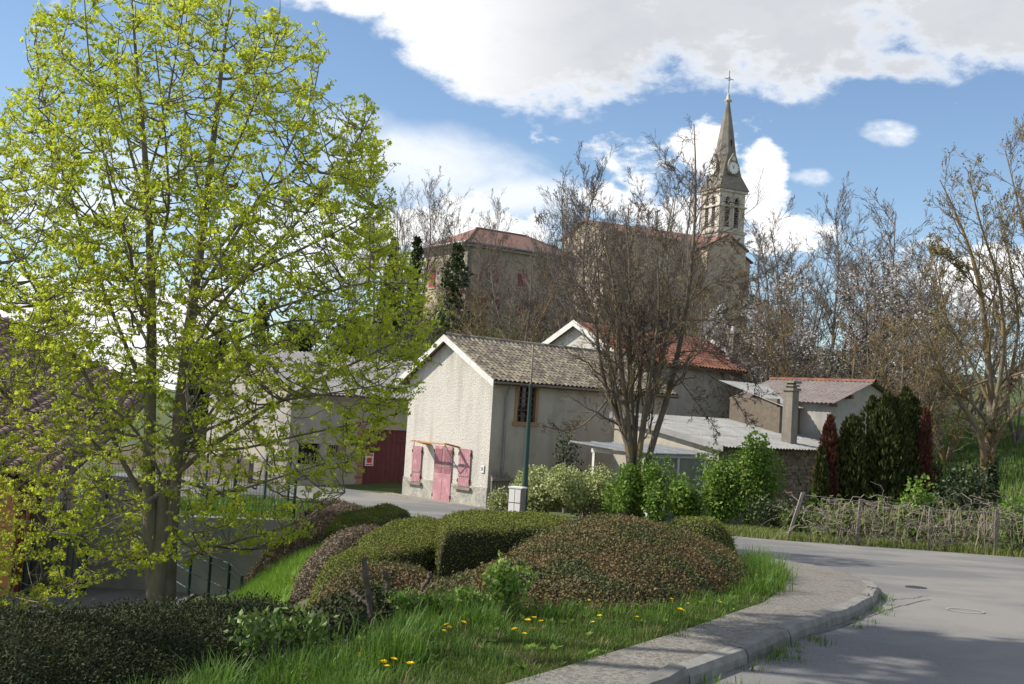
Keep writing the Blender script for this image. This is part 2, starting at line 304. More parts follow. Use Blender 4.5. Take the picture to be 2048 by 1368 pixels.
# ------------------------------------------------------------------ foliage / wood generators
RG=np.random.default_rng
def unit(v): return v/(np.linalg.norm(v,axis=-1,keepdims=True)+1e-9)
def rdir(r,n): return unit(r.normal(size=(n,3)))
def kites(Pn,D,Nn,L,Wd,mb,mi=0,fold=.25):
    """leaf blades: base P, direction D, normal N -> folded kite (two quads sharing the rib as one 4-gon pair)"""
    S=unit(np.cross(D,Nn)); Nn=np.cross(S,D); L=np.asarray(L)[...,None]; Wd=np.asarray(Wd)[...,None]
    V=np.stack([Pn,Pn+D*L*.45+S*Wd+Nn*Wd*fold,Pn+D*L,Pn+D*L*.45-S*Wd+Nn*Wd*fold],1)
    n=len(Pn); b=np.arange(n)[:,None]*4
    mb.add(V.reshape(-1,3),np.vstack([b+np.array([0,1,2]),b+np.array([0,2,3])]),mi)
def scatter_leaves(mb,Pn,r,L,W_,mi=0,up=.3,out=None):
    n=len(Pn); D=rdir(r,n)
    if out is not None: D=unit(D+out)
    D[:,2]+=up*r.random(n); D=unit(D); s=.7+.6*r.random(n); kites(Pn,D,rdir(r,n),L*s,W_*s,mb,mi)
def grow(Pp,Rp,Lp,c,tr,ang,lr,n,up,wob,r,rr=.55,taper=.25,fall=.5,lmin=0.):
    m_,np_,_=Pp.shape; t=tr[0]+(tr[1]-tr[0])*((np.arange(c)[None]+r.random((m_,c)))/c)
    x=t*(np_-1); i=np.clip(x.astype(int),0,np_-2); fr=(x-i)[...,None]; mi=np.arange(m_)[:,None]
    p0=Pp[mi,i]*(1-fr)+Pp[mi,i+1]*fr; tg=unit(Pp[mi,i+1]-Pp[mi,i]); r0=Rp[mi,i]*(1-fr[...,0])+Rp[mi,i+1]*fr[...,0]
    az=r.random((m_,c))*2*math.pi+np.arange(c)*2.4; a=np.cross(tg,rdir(r,m_*c).reshape(m_,c,3)); a=unit(a); b=np.cross(tg,a)
    pp=a*np.cos(az)[...,None]+b*np.sin(az)[...,None]; an=ang*(.75+.5*r.random((m_,c)))[...,None]
    d=tg*np.cos(an)+pp*np.sin(an); d[...,2]+=up*.6; d=unit(d)
    L=np.maximum(Lp[:,None]*lr*(1-fall*t)*(.55+.75*r.random((m_,c))),lmin)
    s=np.linspace(0,1,n); P_=p0[...,None,:]+d[...,None,:]*(L[...,None]*s)[...,None]
    P_[...,2]+=up*.5*L[...,None]*s**2
    wv=np.cumsum(r.normal(size=(m_,c,n,3)),2)*wob; wv-=wv[...,:1,:]; P_=P_+wv*(L[...,None]/n)[...,None]
    Rr=np.minimum(r0*rr,L*.022)[...,None]*(1-(1-taper)*s)
    return P_.reshape(-1,n,3),Rr.reshape(-1,n),L.ravel()
def stem_from(pts,r0,r1,n=12):
    pts=np.array(pts,float); d=np.r_[0,np.cumsum(np.linalg.norm(np.diff(pts,axis=0),axis=1))]
    s=np.linspace(0,d[-1],n); q=np.stack([np.interp(s,d,pts[:,k]) for k in range(3)],1)
    q[1:-1]=.25*q[:-2]+.5*q[1:-1]+.25*q[2:]
    return q,np.linspace(1,0,n)**.85*(r0-r1)+r1,d[-1]
def stack(l): return np.stack([a[0] for a in l]),np.stack([a[1] for a in l]),np.array([a[2] for a in l])
# ------------------------------------------------------------------ terrain and roads
def grid_mesh(name,X,Y,zf,mt):
    xx,yy=np.meshgrid(X,Y); V=np.stack([xx,yy,zf(xx,yy)],2).reshape(-1,3); nx=len(X)
    i,j=np.meshgrid(np.arange(len(Y)-1),np.arange(nx-1),indexing='ij'); i=i.ravel(); j=j.ravel()
    mb=MB(); mb.add(V,np.stack([i*nx+j,i*nx+j+1,(i+1)*nx+j+1,(i+1)*nx+j],1)); return mb.build(name,mt,None,True)
gx=np.r_[np.arange(-700,-60,40),np.arange(-60,-12,3),np.arange(-12,13,.22),np.arange(13,60,3),np.arange(60,701,40)]
gy=np.r_[np.arange(-30,2,4),np.arange(2,22.9,.22),22.97,23.0,np.arange(23.3,46,.5),np.arange(46,160,3),np.arange(160,345,15),np.arange(360,2000,120)]
g=grid_mesh('ground',gx,gy,lambda x,y:H(x,y)-.02,m_ground); tag(g,'grassy ground of the verge bank and the hillside',kind='structure')
def ribbon(name,A,B,mt,off,na=14,n=90,label=None,smooth=True):
    def rs(L):
        L=np.array(L,float); d=np.r_[0,np.cumsum(np.linalg.norm(np.diff(L,axis=0),axis=1))]; s=np.linspace(0,d[-1],n); return np.stack([np.interp(s,d,L[:,0]),np.interp(s,d,L[:,1])],1)
    a=rs(A); b=rs(B); t=np.linspace(0,1,na)[None,:,None]; q=a[:,None]*(1-t)+b[:,None]*t
    z=off(q[...,0],q[...,1]); V=np.dstack([q,z]).reshape(-1,3)
    i,j=np.meshgrid(np.arange(n-1),np.arange(na-1),indexing='ij'); i=i.ravel(); j=j.ravel()
    mb=MB(); mb.add(V,np.stack([i*na+j,i*na+j+1,(i+1)*na+j+1,(i+1)*na+j],1)); o=mb.build(name,mt,None,smooth); return tag(o,label,kind='structure')
roadL=[(-.6,4.2),(.8,6.46),(1.2,7.06),(1.64,7.72),(2.2,8.68),(2.93,9.86),(3.46,10.9),(3.83,11.9),(4.1,13.1),(4.17,14.1),(4.06,15.06),(3.8,15.95),(3.4,16.9),(2.2,19),(.9,22),(-1.4,26),(-4.5,31),(-9,36),(-14,40)]
roadR=[(9,-4),(14,4),(19,10),(22,16),(18,21.5),(11.2,24.2),(9.5,24.9),(7.83,25.55),(6.3,25.9),(5.6,26.6),(4.2,29),(2.8,32),(1.4,35),(.4,38),(-.75,41),(-3.9,44.55),(-7,47),(-11,47.6),(-16,48)]
ribbon('road',roadL,roadR,m_road,lambda x,y:Rz(y)+.012,na=40,n=160,label='worn grey asphalt road bending left behind the mound')
kin=np.array([(-.05,5.55),(.62,6.62),(1.06,7.23),(1.50,7.88),(2.07,8.84),(2.8,10.0),(3.33,11.02),(3.69,11.98),(3.96,13.15),(4.03,14.05),(3.95,14.93),(3.72,15.75),(3.45,16.5)])
verge=[(-.9,4.9),(-.15,6.1),(.04,6.3),(.45,6.9),(.84,7.5),(1.3,8.2),(1.75,8.95),(2.3,10.0),(2.69,11.06),(3.0,12.1),(3.2,13.2),(3.25,14.3),(3.2,15.2),(3.15,16.2)]
ribbon('pavement',verge,KERB-np.array([.06,-.04]),m_pave,lambda x,y:Rz(y)+.108,na=10,label='gravelly pavement between the kerb and the grass verge')
court=[(-16,4),(-14,10),(-14,16),(-14,22.9)]; court2=[(-4.6,4),(-5.0,10),(-5.3,16),(-5.9,22.9)]
ribbon('courtyard',court,court2,m_court,lambda x,y:np.full(np.shape(x),-2.375),na=6,label='dark asphalt courtyard below the bank')
# kerb of single stones
kerb=tag(bpy.data.objects.new('kerb',None),'pale concrete kerb stones curving along the pavement',kind='structure'); COL.objects.link(kerb)
def kerb_stones():
    d=np.r_[0,np.cumsum(np.linalg.norm(np.diff(KERB,axis=0),axis=1))]; L=.92; n=int(d[-1]/L); r=RG(3)
    for i in range(n):
        s0=i*L+.011; s1=(i+1)*L-.011; mb=MB(); prev=None; rr=[]
        for s in np.linspace(s0,s1,5):
            p=np.array([np.interp(s,d,KERB[:,0]),np.interp(s,d,KERB[:,1])]); q=np.array([np.interp(s+.05,d,KERB[:,0]),np.interp(s+.05,d,KERB[:,1])]); t=q-np.array([np.interp(s-.05,d,KERB[:,0]),np.interp(s-.05,d,KERB[:,1])]); t/=np.linalg.norm(t)+1e-9
            nn=np.array([-t[1],t[0]]); z=float(Rz(p[1])); j=r.normal(0,.006)
            prof=[(0,-.1),(0.006,.066+j),(.03,.108+j),(.125,.116+j),(.125,-.1)]
            rr.append([(*(p+nn*a),z+b) for a,b in prof])
        rr=np.array(rr); V=rr.reshape(-1,3); k=5
        mb.add(V,[(a*k+b,a*k+b+1,(a+1)*k+b+1,(a+1)*k+b) for a in range(4) for b in range(4)]); mb.add(rr[0],[[4,3,2,1,0]]); mb.add(rr[-1],[[0,1,2,3,4]])
        mb.build('kerb_stone',m_kerb,kerb)
kerb_stones()
# little painted survey ring and iron cover on the road
def ring(c,r0,r1,n=28,sq=1.):
    a=np.arange(n)*2*math.pi/n; mb=MB(); f=lambda r:np.stack([c[0]+r*np.cos(a),c[1]+r*np.sin(a)*sq,Rz(c[1]+r*np.sin(a)*sq)+.0215],1)
    V=np.vstack([f(r0),f(r1)]); mb.add(V,[(i,(i+1)%n,n+(i+1)%n,n+i) for i in range(n)]); return mb
pr=hit(1930,1225); o=ring(pr,.155,.175).build('painted_ring',mat('old_road_paint',(.30,.295,.285)),None); tag(o,'faint white ring painted on the asphalt bend','marking')
pr=hit(1832,1178); cv=MB(); a=np.arange(20)*2*math.pi/20; cv.prism([(pr[0]+.12*math.cos(t),pr[1]+.12*math.sin(t),float(Rz(pr[1]))+.005) for t in a],(0,0,.016)); o=cv.build('valve_cover',mat('iron',(.06,.06,.06),rough=.6,metal=.6),None); tag(o,'small round iron valve cover in the road','cover')
# ------------------------------------------------------------------ houses
GD=np.array([-.669,.743]); SD=np.array([.743,.669])
def tile_mesh(name,w,l,mt,h=.055):
    a=np.linspace(0,1,7); xs=np.r_[-w*.5+w*.68*(.5-.5*np.cos(a*math.pi)),w*.5]; zs=np.r_[h*np.sin(a*math.pi)**.8,0]; n=len(xs); mb=MB()
    top=np.stack([xs,np.zeros(n),zs+.016],1); bot=np.stack([xs,np.full(n,l),zs*.85],1); und=top-np.array([0,0,.018])
    V=np.vstack([top,bot,und]); mb.add(V,[(i,i+1,n+i+1,n+i) for i in range(n-1)]+[(2*n+i,2*n+i+1,i+1,i) for i in range(n-1)]); return mb.mesh(name,mt,False)
def tile_roof(parent,o,ax,up,nrow,ncol,w,l,mt,near,tm,rs=1,inside=None):
    """o: eave start (world), ax: along eave unit, up: up-slope unit"""
    r=RG(rs); ax=np.array(ax); up=np.array(up); nz=np.cross(ax,up); pos=[]
    for i in range(nrow):
        for j in range(ncol):
            if inside and not inside(i,j): continue
            pos.append((i,j))
    pw={k:o+ax*((k[1]+.5)*w)+up*(k[0]*l) for k in pos}
    pos.sort(key=lambda k:near(pw[k])); big=MB(); me=tm; V0=np.array([v.co for v in me.vertices]); F0=np.array([list(p.vertices) for p in me.polygons])
    for q,k in enumerate(pos):
        a=r.normal(0,.025); A=ax*math.cos(a)+up*math.sin(a); U=-ax*math.sin(a)+up*math.cos(a); p=pw[k]+nz*abs(r.normal(0,.006))
        if q<290:
            ob=link('roof_tile',me,parent); M4=Matrix.Identity(4)
            for x in range(3): M4[x][0]=A[x]; M4[x][1]=U[x]; M4[x][2]=nz[x]; M4[x][3]=p[x]
            ob.matrix_basis=M4
        else: big.add(p+V0[:,:1]*A+V0[:,1:2]*U+V0[:,2:]*nz,F0)
    if big.n: tag(big.build('tile_field',mt,parent),kind='stuff')
def corr(mb,o,ax,up,wd,ln,pitch=.15,amp=.022,seg=6,th=.01):
    n=int(wd/pitch*seg)+1; s=np.linspace(0,wd,n); z=amp*np.sin(s/pitch*2*math.pi); ax=np.array(ax);up=np.array(up);nz=np.cross(ax,up)
    A=o+s[:,None]*ax+z[:,None]*nz; B=A+up*ln; C=A-nz*th; mb.add(np.vstack([A,B]),[(i,i+1,n+i+1,n+i) for i in range(n-1)]); mb.add(np.vstack([C,A]),[(i,i+1,n+i+1,n+i) for i in range(n-1)])
def sheet_roof(parent,o,ax,up,wd,ln,mt,pitch=.16,sw=.96,rows=2,rs=0):
    ax=np.array(ax);up=np.array(up);nz=np.cross(ax,up); r=RG(rs); k=int(round(wd/sw)); sw=wd/k; sw2=pitch*round(sw/pitch); 
    for j in range(rows):
        for i in range(k):
            mb=MB(); corr(mb,o+ax*(i*sw)+up*(j*ln/rows)+nz*(.012*j+.004*(i%2)+r.normal(0,.002)),ax,up,sw+.03,ln/rows+.06,pitch); mb.build('roof_sheet',mt,parent,True)
def slopev(h,rise,run):
    v=np.array([h[0]*run,h[1]*run,rise]); return v/np.linalg.norm(v)
# --- the white gabled house
Nc=np.array([-.57,41.03,-2.0]); fh=frame(Nc,GD,SD); nG=(*SD,0)
def aG(px,py):
    p=onplane(px,py,Nc,nG); return float((p[:2]-Nc[:2])@GD),float(p[2])
def aS(px,py):
    p=onplane(px,py,Nc,(*GD,0)); return float((p[:2]-Nc[:2])@SD),float(p[2])
house=thing('gabled_house',(Nc[0],Nc[1],-2.1),'white roughcast house with pink shuttered gable and mossy tiled roof','house')
Wd=4.93; Ls=9.6; zE=2.52; aR=2.62; zA=3.98
mb=MB(); ops=[]
wa,wz1=aS(1033,772); wb,wz0=aS(1072,845); ops=[(wa+.1,wb-.08,wz0,wz1)]
rect_wall(mb,lambda p:fh(np.asarray(p)),0,Wd,-1.35,zE,[],0)      # placeholder gable handled in gable frame
mb=MB()
def fgab(p): p=np.asarray(p,float); return fh(p)                    # (a along gable, b along side, z)
mb.quad(*fh([(0,0,-1.3),(Wd,0,-1.3),(Wd,0,zE),(aR,0,zA),(0,0,zE)]))
mb.quad(*fh([(Wd,0,-2.4),(Wd,Ls,-2.4),(Wd,Ls,zE),(Wd,0,zE)]))
mb.quad(*fh([(0,Ls,-2.4),(Wd,Ls,-2.4),(Wd,Ls,zE),(aR,Ls,zA),(0,Ls,zE)]))
mb.build('wall',m_roughcast,house)
mb=MB(); mb.hexa(fh([(-.01,-.03,-2.4),(-.01,.3,-2.4),(Wd+.01,.3,-2.4),(Wd+.01,-.03,-2.4),(-.01,-.03,-1.3),(-.01,.3,-1.3),(Wd+.01,.3,-1.3),(Wd+.01,-.03,-1.3)]))
mb.build('plinth',m_plinth,house)
fs=lambda p:fh(np.asarray(p,float)[...,[1,0,2]])                    # side frame: a along side, b depth into house
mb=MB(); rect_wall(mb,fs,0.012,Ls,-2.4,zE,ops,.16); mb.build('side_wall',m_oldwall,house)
o=ops[0]; win=MB(); win.quad(*fs([(o[0],.15,o[2]),(o[1],.15,o[2]),(o[1],.15,o[3]),(o[0],.15,o[3])])); w=win.build('window',m_glass,house)
mb=MB()
for k in range(1,6):
    z=o[2]+(o[3]-o[2])*k/6; mb.box(o[0],o[1],.09,.12,z-.018,z+.018,fs)
for k in range(0,4):
    a=o[0]+(o[1]-o[0])*k/3; mb.box(a-.02,a+.02,.085,.13,o[2],o[3],fs)
mb.build('glazing_bars',m_dwood,w)
mb=MB(); mb.box(o[0]-.14,o[0],-.02,.1,o[2],o[3]+.1,fs); mb.box(o[1],o[1]+.14,-.02,.1,o[2],o[3]+.1,fs); mb.box(o[0]-.2,o[1]+.2,-.06,.1,o[2]-.14,o[2],fs); mb.build('window_surround',m_ochre,house)
# roof body, verge boards and tiles
OV=.28; pitR=(zA-zE)/aR; pitL=(zA-zE)/(Wd-aR); eo=.32
def roofbody(f,a_lo,z_lo,a_r,z_r,a_hi,z_hi,b0,b1,t=.1):
    mb=MB(); V=[(a_lo,z_lo),(a_r,z_r),(a_hi,z_hi)]
    mb.prism(f([(V[0][0],b0,V[0][1]),(V[1][0],b0,V[1][1]),(V[2][0],b0,V[2][1]),(V[2][0],b0,V[2][1]-t),(V[1][0],b0,V[1][1]-t),(V[0][0],b0,V[0][1]-t)]),f([(0,b1-b0,0)])[0]-f([(0,0,0)])[0]); return mb
zt=.16
rf=roofbody(fh,-eo,zE-eo*pitR+zt,aR,zA+zt,Wd+.5,zE-.5*pitL+zt,-OV,Ls+OV,.13).build('roof',m_dwood,house)
tm=tile_mesh('roof_tile',.225,.30,m_tile); rn=np.hypot(aR+eo,(aR+eo)*pitR); nr=int(rn/.215)
ev=fh([(-eo-.02,-OV,zE-eo*pitR+zt+.012)])[0]; upv=slopev(GD,pitR,1.); axv=np.array([*SD,0.])
tile_roof(rf,ev,axv,upv,nr,int((Ls+2*OV)/.225),.225,.215,m_tile,lambda p:p[1]-.9*p[2]*0,tm,5)
mb=MB(); evl=fh([(Wd+.5,Ls+OV,zE-.5*pitL+zt+.02)])[0]; corr(mb,evl,-axv,slopev(-GD,pitL,1.),Ls+2*OV,np.hypot(Wd+.5-aR,(Wd+.5-aR)*pitL),.22,.04); mb.build('far_slope_tiles',m_tile,rf,True)
for k in range(26):
    b=-OV+k*(Ls+2*OV)/26; a_=np.linspace(0,math.pi,6); mb=MB(); pp=np.stack([aR+.12*np.cos(a_),np.full(6,b),zA+zt+.0+.12*np.sin(a_)],1); qq=pp+np.array([0,(Ls+2*OV)/26+.03,-.015]); mb.add(np.vstack([fh(pp),fh(qq)]),[(i,i+1,7+i,6+i) for i in range(5)]); mb.build('ridge_tile',m_tile,rf,True)
def verge_board(f,a0,z0,a1,z1,b,h=.2,t=.035):
    mb=MB(); p=f([(a0,b,z0+.03),(a1,b,z1+.03),(a1,b,z1-h),(a0,b,z0-h)]); mb.prism(p,f([(0,-t,0)])[0]-f([(0,0,0)])[0]); return mb
verge_board(fh,-eo-.02,zE-eo*pitR+zt,aR,zA+zt,-OV,.22).build('verge_board',m_white,house)
verge_board(fh,Wd+.5,zE-.5*pitL+zt,aR,zA+zt,-OV-.001,.22).build('verge_board',m_white,house)
for a,z in ((Wd-.25,zE+.12),(aR+1.1,zA-1.1*pitL)):
    mb=MB(); mb.box(a-.07,a+.07,-OV+.01,.0,z-.1,z+.04,fh); mb.build('purlin_end',m_dwood,house)
mb=MB(); ga=np.linspace(0,math.pi,6); pg=np.stack([-eo-.07+.065*np.cos(ga),np.full(6,-OV),zE-eo*pitR+zt-.02-.065*np.sin(ga)],1); qg=pg+np.array([0,Ls+2*OV,0]); mb.add(np.vstack([fh(pg),fh(qg)]),[(i,i+1,7+i,6+i) for i in range(5)]); mb.build('gutter',m_metal,house,True)
mb=MB(); mb.tube(fh([(-eo-.06,.55,zE-.12),(-.12,.6,zE-.35),(-.07,.62,zE-.6),(-.07,.62,-2.0)]),.04,8); mb.build('drainpipe',m_metal,house,True)
# pink shutters and door on the gable
def shutter(a0,a1,z0,z1,nb,name,braces,b=-.05):
    s=MB(); w=(a1-a0)/nb
    for i in range(nb): s.box(a0+i*w+.006,a0+(i+1)*w-.006,b-.01,b+.03,z0,z1,fh)
    ob=s.build(name,m_pink,house)
    q=MB()
    for z in braces: q.box(a0+.05,a1-.05,b-.03,b-.01,z-.035,z+.035,fh)
    q.build('brace',mat('grey_brace',(.30,.22,.21)),ob)
    for z in (z0+.2,z1-.2):
        for a in (a0,a1): h_=MB(); h_.box(a-.025,a+.025,b-.02,b+.04,z-.06,z+.06,fh); h_.build('hinge',m_maroon,ob)
    return ob
for (x0,y0,x1,y1) in ((828,891,846,963),(921,897,944,973)):
    A0,Z1=aG(x1,(y0+y1)/2-35); A1,_=aG(x0,y0); _,Z1=aG((x0+x1)/2,y0+1); _,Z0=aG((x0+x1)/2-3,y1)
    sh=shutter(A0,A1,Z0,Z1,6,'shutter',(Z0+.4,)); sl_=MB(); sl_.box(A0-.12,A1+.12,-.13,.0,Z0-.12,Z0-.02,fh); sl_.build('window_sill',m_conc,house)
A0,_=aG(904,950); A1,_=aG(869,945); _,Zt=aG(886,892); dr=shutter(A0,A1,-2.02,Zt,2,'door',(-.72,),-.045)
lv=MB()
for k in range(26):
    z=-.95+k*(Zt-.08+.95)/26
    for i in range(2): lv.box(A0+.05+i*(A1-A0)/2,A0-.05+(i+1)*(A1-A0)/2,-.075,-.05,z,z+.016,fh)
lv.build('louvre',m_pink,dr)
st=MB(); st.box(-.3,Wd+.6,-.55,-.03,-2.4,-1.985,fh); st.build('doorstep',m_dirt,house)
pn=MB(); pa,pz=aG(966,938); pn.box(pa-.09,pa+.09,-.04,-.01,pz-.13,pz+.13,fh); pl=pn.build('number_plate',m_white,house)
pb=MB(); pb.box(pa-.035,pa-.015,-.045,-.04,pz-.06,pz+.06,fh); pb.box(pa+.01,pa+.05,-.045,-.04,pz+.035,pz+.06,fh); pb.box(pa+.01,pa+.05,-.045,-.04,pz-.06,pz-.035,fh); pb.hexa(fh([(pa+.045,-.045,pz-.05),(pa+.025,-.045,pz-.05),(pa+.025,-.041,pz-.05),(pa+.045,-.041,pz-.05),(pa+.02,-.045,pz+.05),(pa-.0,-.045,pz+.05),(pa-.0,-.041,pz+.05),(pa+.02,-.041,pz+.05)])); pb.build('number',m_blue,pl)
# bare awning frame over the door
aw=thing('awning_frame',fh([((A0+A1)/2,-.3,Zt)])[0],'bare orange timber awning frame fixed above the pink door','awning')
za=Zt+.0; al=A1+.75; ar=A0-.4
for a,b,c in ((al-.25,.0,-.0),(ar+.1,.0,0.)):
    q=MB(); q.hexa(fh([(a-.05,-.02,za-.02),(a+.05,-.02,za-.02),(a+.05,-.7,za+.1),(a-.05,-.7,za+.1),(a-.05,-.02,za+.05),(a+.05,-.02,za+.05),(a+.05,-.7,za+.16),(a-.05,-.7,za+.16)])); q.build('side_beam',m_owood,aw)
q=MB(); q.box(ar,al-.1,-.72,-.66,za+.08,za+.13,fh); q.build('front_rail',m_owood,aw)
q=MB(); q.hexa(fh([(al-.5,-.66,za+.13),(al-.1,-.66,za+.13),(al-.1,-.02,za-.0),(al-.5,-.02,za-.0),(al-.5,-.66,za+.15),(al-.1,-.66,za+.15),(al-.1,-.02,za+.03),(al-.5,-.02,za+.03)])); q.build('roof_board',m_owood,aw)
q=MB(); q.tube(fh([(ar+.1,-.66,za+.08),(ar-.15,-.03,za-1.0)]),.018,5); q.build('strut',m_metal,aw)
q=MB(); q.tube(fh([(al-.25,-.66,za+.08),(al-.25,-.66,za-.12)]),.015,5); q.tube(fh([(ar+.1,-.66,za+.08),(ar+.1,-.66,za-.14)]),.015,5); q.build('drop_bracket',m_metal,aw)
# weathered wooden gate at the house corner
gp=fh([(-.1,-.05,-2.1)])[0]; wg=thing('wooden_gate',gp,'weathered grey plank gate leaning at the house corner','gate')
for k in range(7):
    q=MB(); b=.05+k*.13; q.hexa(fh([(-.22-.02*k,b,-2.15),(-.18-.02*k,b,-2.15),(-.18-.02*k,b+.1,-2.15),(-.22-.02*k,b+.1,-2.15),(-.14,b,-.85+.06*(k%3)),(-.10,b,-.85+.06*(k%3)),(-.10,b+.1,-.85+.06*(k%3)),(-.14,b+.1,-.85+.06*(k%3))])); q.build('plank',m_wood,wg)
q=MB(); q.box(-.25,-.19,0,1.0,-1.02,-.92,fh); q.tube(fh([(-.27,.02,-2.0),(-.27,.9,-1.05)]),.04,4); q.build('gate_brace',m_wood,wg)
# --- old barn on the left with corrugated roof and maroon doors
Bc=P(572,968,46.6); Bc[2]=-2.05; fb=frame(Bc,SD,GD); zBe=1.80
barn=thing('barn',(Bc[0],Bc[1],-2.05),'grey rendered barn with pale corrugated roof and maroon double door','barn')
def aB(px,py):
    p=onplane(px,py,Bc,(*GD,0)); return float((p[:2]-Bc[:2])@SD),float(p[2])
d0,dz1=aB(731,858); d1=d0+3.0; w0,wz=aB(598,886); w1,wzb=aB(636,950); v0,vz=aB(655,890); v1,vzb=aB(676,914)
LB=10.5; DB=7.; zBr=3.35
mb=MB(); rect_wall(mb,fb,0,LB,-2.3,zBe,[(d0,d1,-2.2,dz1),(w0,w1,-1.2,wz),(v0,v1,vzb,vz)],.22); mb.quad(*fb([(0,0,-2.3),(0,DB,-2.3),(0,DB,zBe),(0,DB/2,zBr),(0,0,zBe)])); mb.quad(*fb([(0,DB,-2.3),(LB,DB,-2.3),(LB,DB,zBe),(0,DB,zBe)])); mb.quad(*fb([(LB,0,-2.3),(LB,DB,-2.3),(LB,DB,zBe),(LB,DB/2,zBr),(LB,0,zBe)]))
mb.build('wall',m_barn,barn)
for nm,(x0,x1,z0,z1) in (('window_opening',(w0,w1,-1.2,wz)),('small_window_opening',(v0,v1,vzb,vz))):
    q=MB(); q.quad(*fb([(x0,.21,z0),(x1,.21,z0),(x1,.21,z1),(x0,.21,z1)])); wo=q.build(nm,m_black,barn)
    q=MB()
    for k in range(1,5): a=x0+(x1-x0)*k/5; q.box(a-.02,a+.02,.05,.08,z0,z0+(z1-z0)*(.55 if nm=='window_opening' else 1),fb)
    q.build('bars',m_wood,wo)
for i in range(2):
    q=MB(); x0=d0+i*1.5; 
    for k in range(6): q.box(x0+.01+k*.25,x0+.01+k*.25+.24,.12,.17,-2.15,dz1,fb)
    q.box(x0+.02,x0+1.48,.09,.12,-.2,-.08,fb); q.build('barn_door',m_maroon,barn)
for k in range(17):
    q=MB(); z=-2.1+k*.155; q.box(d0-.38+(.1 if k%2 else 0),d0-.01,-.025,.05,z,z+.135,fb); q.build('jamb_brick',m_brick,barn)
for k in range(8):
    q=MB(); z=vzb-.1+k*.1; q.box(v1+.02,v1+.17+(.06 if k%2 else 0),-.02,.05,z,z+.085,fb); q.build('window_brick',m_brick,barn)
sg=MB(); sx,sz=aB(735,906); sg.box(sx-.08,sx+.36,.03,.06,sz-.55,sz,fb); sgo=sg.build('notice_board',m_white,barn)
q=MB(); q.box(sx-.03,sx+.31,.024,.03,sz-.12,sz-.05,fb); q.box(sx+.02,sx+.26,.024,.03,sz-.42,sz-.2,fb); q.box(sx-.03,sx+.31,.024,.03,sz-.51,sz-.47,fb); q.build('red_print',m_red,sgo)
pb_=(zBr-zBe)/(DB/2); rb=roofbody(lambda p:fb(np.asarray(p,float)[...,[1,0,2]]),-.45,zBe-.45*pb_+.1,DB/2,zBr+.1,DB+.4,zBe-.4*pb_+.1,-.3,LB+.2,.09).build('roof',m_dwood,barn)
sheet_roof(rb,fb([(-.35,-.5,zBe-.5*pb_+.13)])[0],np.array([*SD,0.]),slopev(GD,pb_,1.),LB+.6,np.hypot(DB/2+.5,(DB/2+.5)*pb_),m_barnroof,.2,1.0,3,2)
# --- red-tiled white gabled house behind
Rc=P(1243,780,52.5); fr_=frame(Rc,GD,SD); zRe=3.2
def aR_(px,py):
    p=onplane(px,py,Rc,(*SD,0)); return float((p[:2]-Rc[:2])@GD),float(p[2])
def sR_(px,py):
    p=onplane(px,py,Rc,(*GD,0)); return float((p[:2]-Rc[:2])@SD),float(p[2])
ra,rz=aR_(1156,648); le,_=sR_(1492,760); _,zRe=sR_(1300,722)
red=thing('red_roofed_house',(Rc[0],Rc[1],Hs(Rc[0],Rc[1])),'white gabled house with orange red tiles behind the bare tree','house')
RW=2*ra; zb=-2.3; LR=le
mb=MB(); mb.quad(*fr_([(0,0,zb),(RW,0,zb),(RW,0,zRe),(ra,0,rz),(0,0,zRe)])); mb.quad(*fr_([(RW,0,zb),(RW,LR,zb),(RW,LR,zRe),(RW,0,zRe)])); mb.quad(*fr_([(0,LR,zb),(RW,LR,zb),(RW,LR,zRe),(ra,LR,rz),(0,LR,zRe)])); mb.build('wall',m_roughcast,red)
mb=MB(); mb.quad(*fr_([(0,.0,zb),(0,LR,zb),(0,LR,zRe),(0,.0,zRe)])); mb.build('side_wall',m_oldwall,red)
pr_=(rz-zRe)/ra; rr_=roofbody(fr_,-.4,zRe-.4*pr_+.14,ra,rz+.14,RW+.4,zRe-.4*pr_+.14,-.3,LR+.3,.12).build('roof',m_dwood,red)
tm2=tile_mesh('roof_tile',.25,.36,m_redtile); big=MB(); V0=np.array([v.co for v in tm2.vertices]); F0=np.array([list(p.vertices) for p in tm2.polygons]); upr=slopev(GD,pr_,1.); nzr=np.cross(axv,upr); e0=fr_([(-.42,-.3,zRe-.4*pr_+.15)])[0]
for i in range(int(np.hypot(ra+.4,(ra+.4)*pr_)/.28)):
    for j in range(int((LR+.6)/.25)): big.add(e0+axv*((j+.5)*.25)+upr*(i*.28)+V0[:,:1]*axv+V0[:,1:2]*upr+V0[:,2:]*nzr,F0)
tag(big.build('tile_field',m_redtile,rr_),kind='stuff')
mb=MB(); corr(mb,fr_([(RW+.4,LR+.3,zRe-.4*pr_+.16)])[0],-axv,slopev(-GD,pr_,1.),LR+.6,np.hypot(ra+.4,(ra+.4)*pr_),.25,.04); mb.build('far_slope_tiles',m_redtile,rr_,True)
for aa,bb in ((-.42,ra),(RW+.42,ra)): verge_board(fr_,aa,zRe-.4*pr_+.14,bb,rz+.14,-.3,.26).build('verge_board',m_white,red)
mb=MB(); mb.prism(fr_([(-.42,LR+.3,zRe-.4*pr_+.34),(ra,LR+.3,rz+.32),(ra,LR+.3,rz-.05),(-.42,LR+.3,zRe-.4*pr_-.05)]),fr_([(0,.08,0)])[0]-fr_([(0,0,0)])[0]); mb.build('verge_board',m_white,red)
mb=MB(); mb.tube(fr_([(-.08,LR-.25,zRe-.2),(-.08,LR-.25,zb)]),.06,7); mb.build('drainpipe',m_metal,red,True)
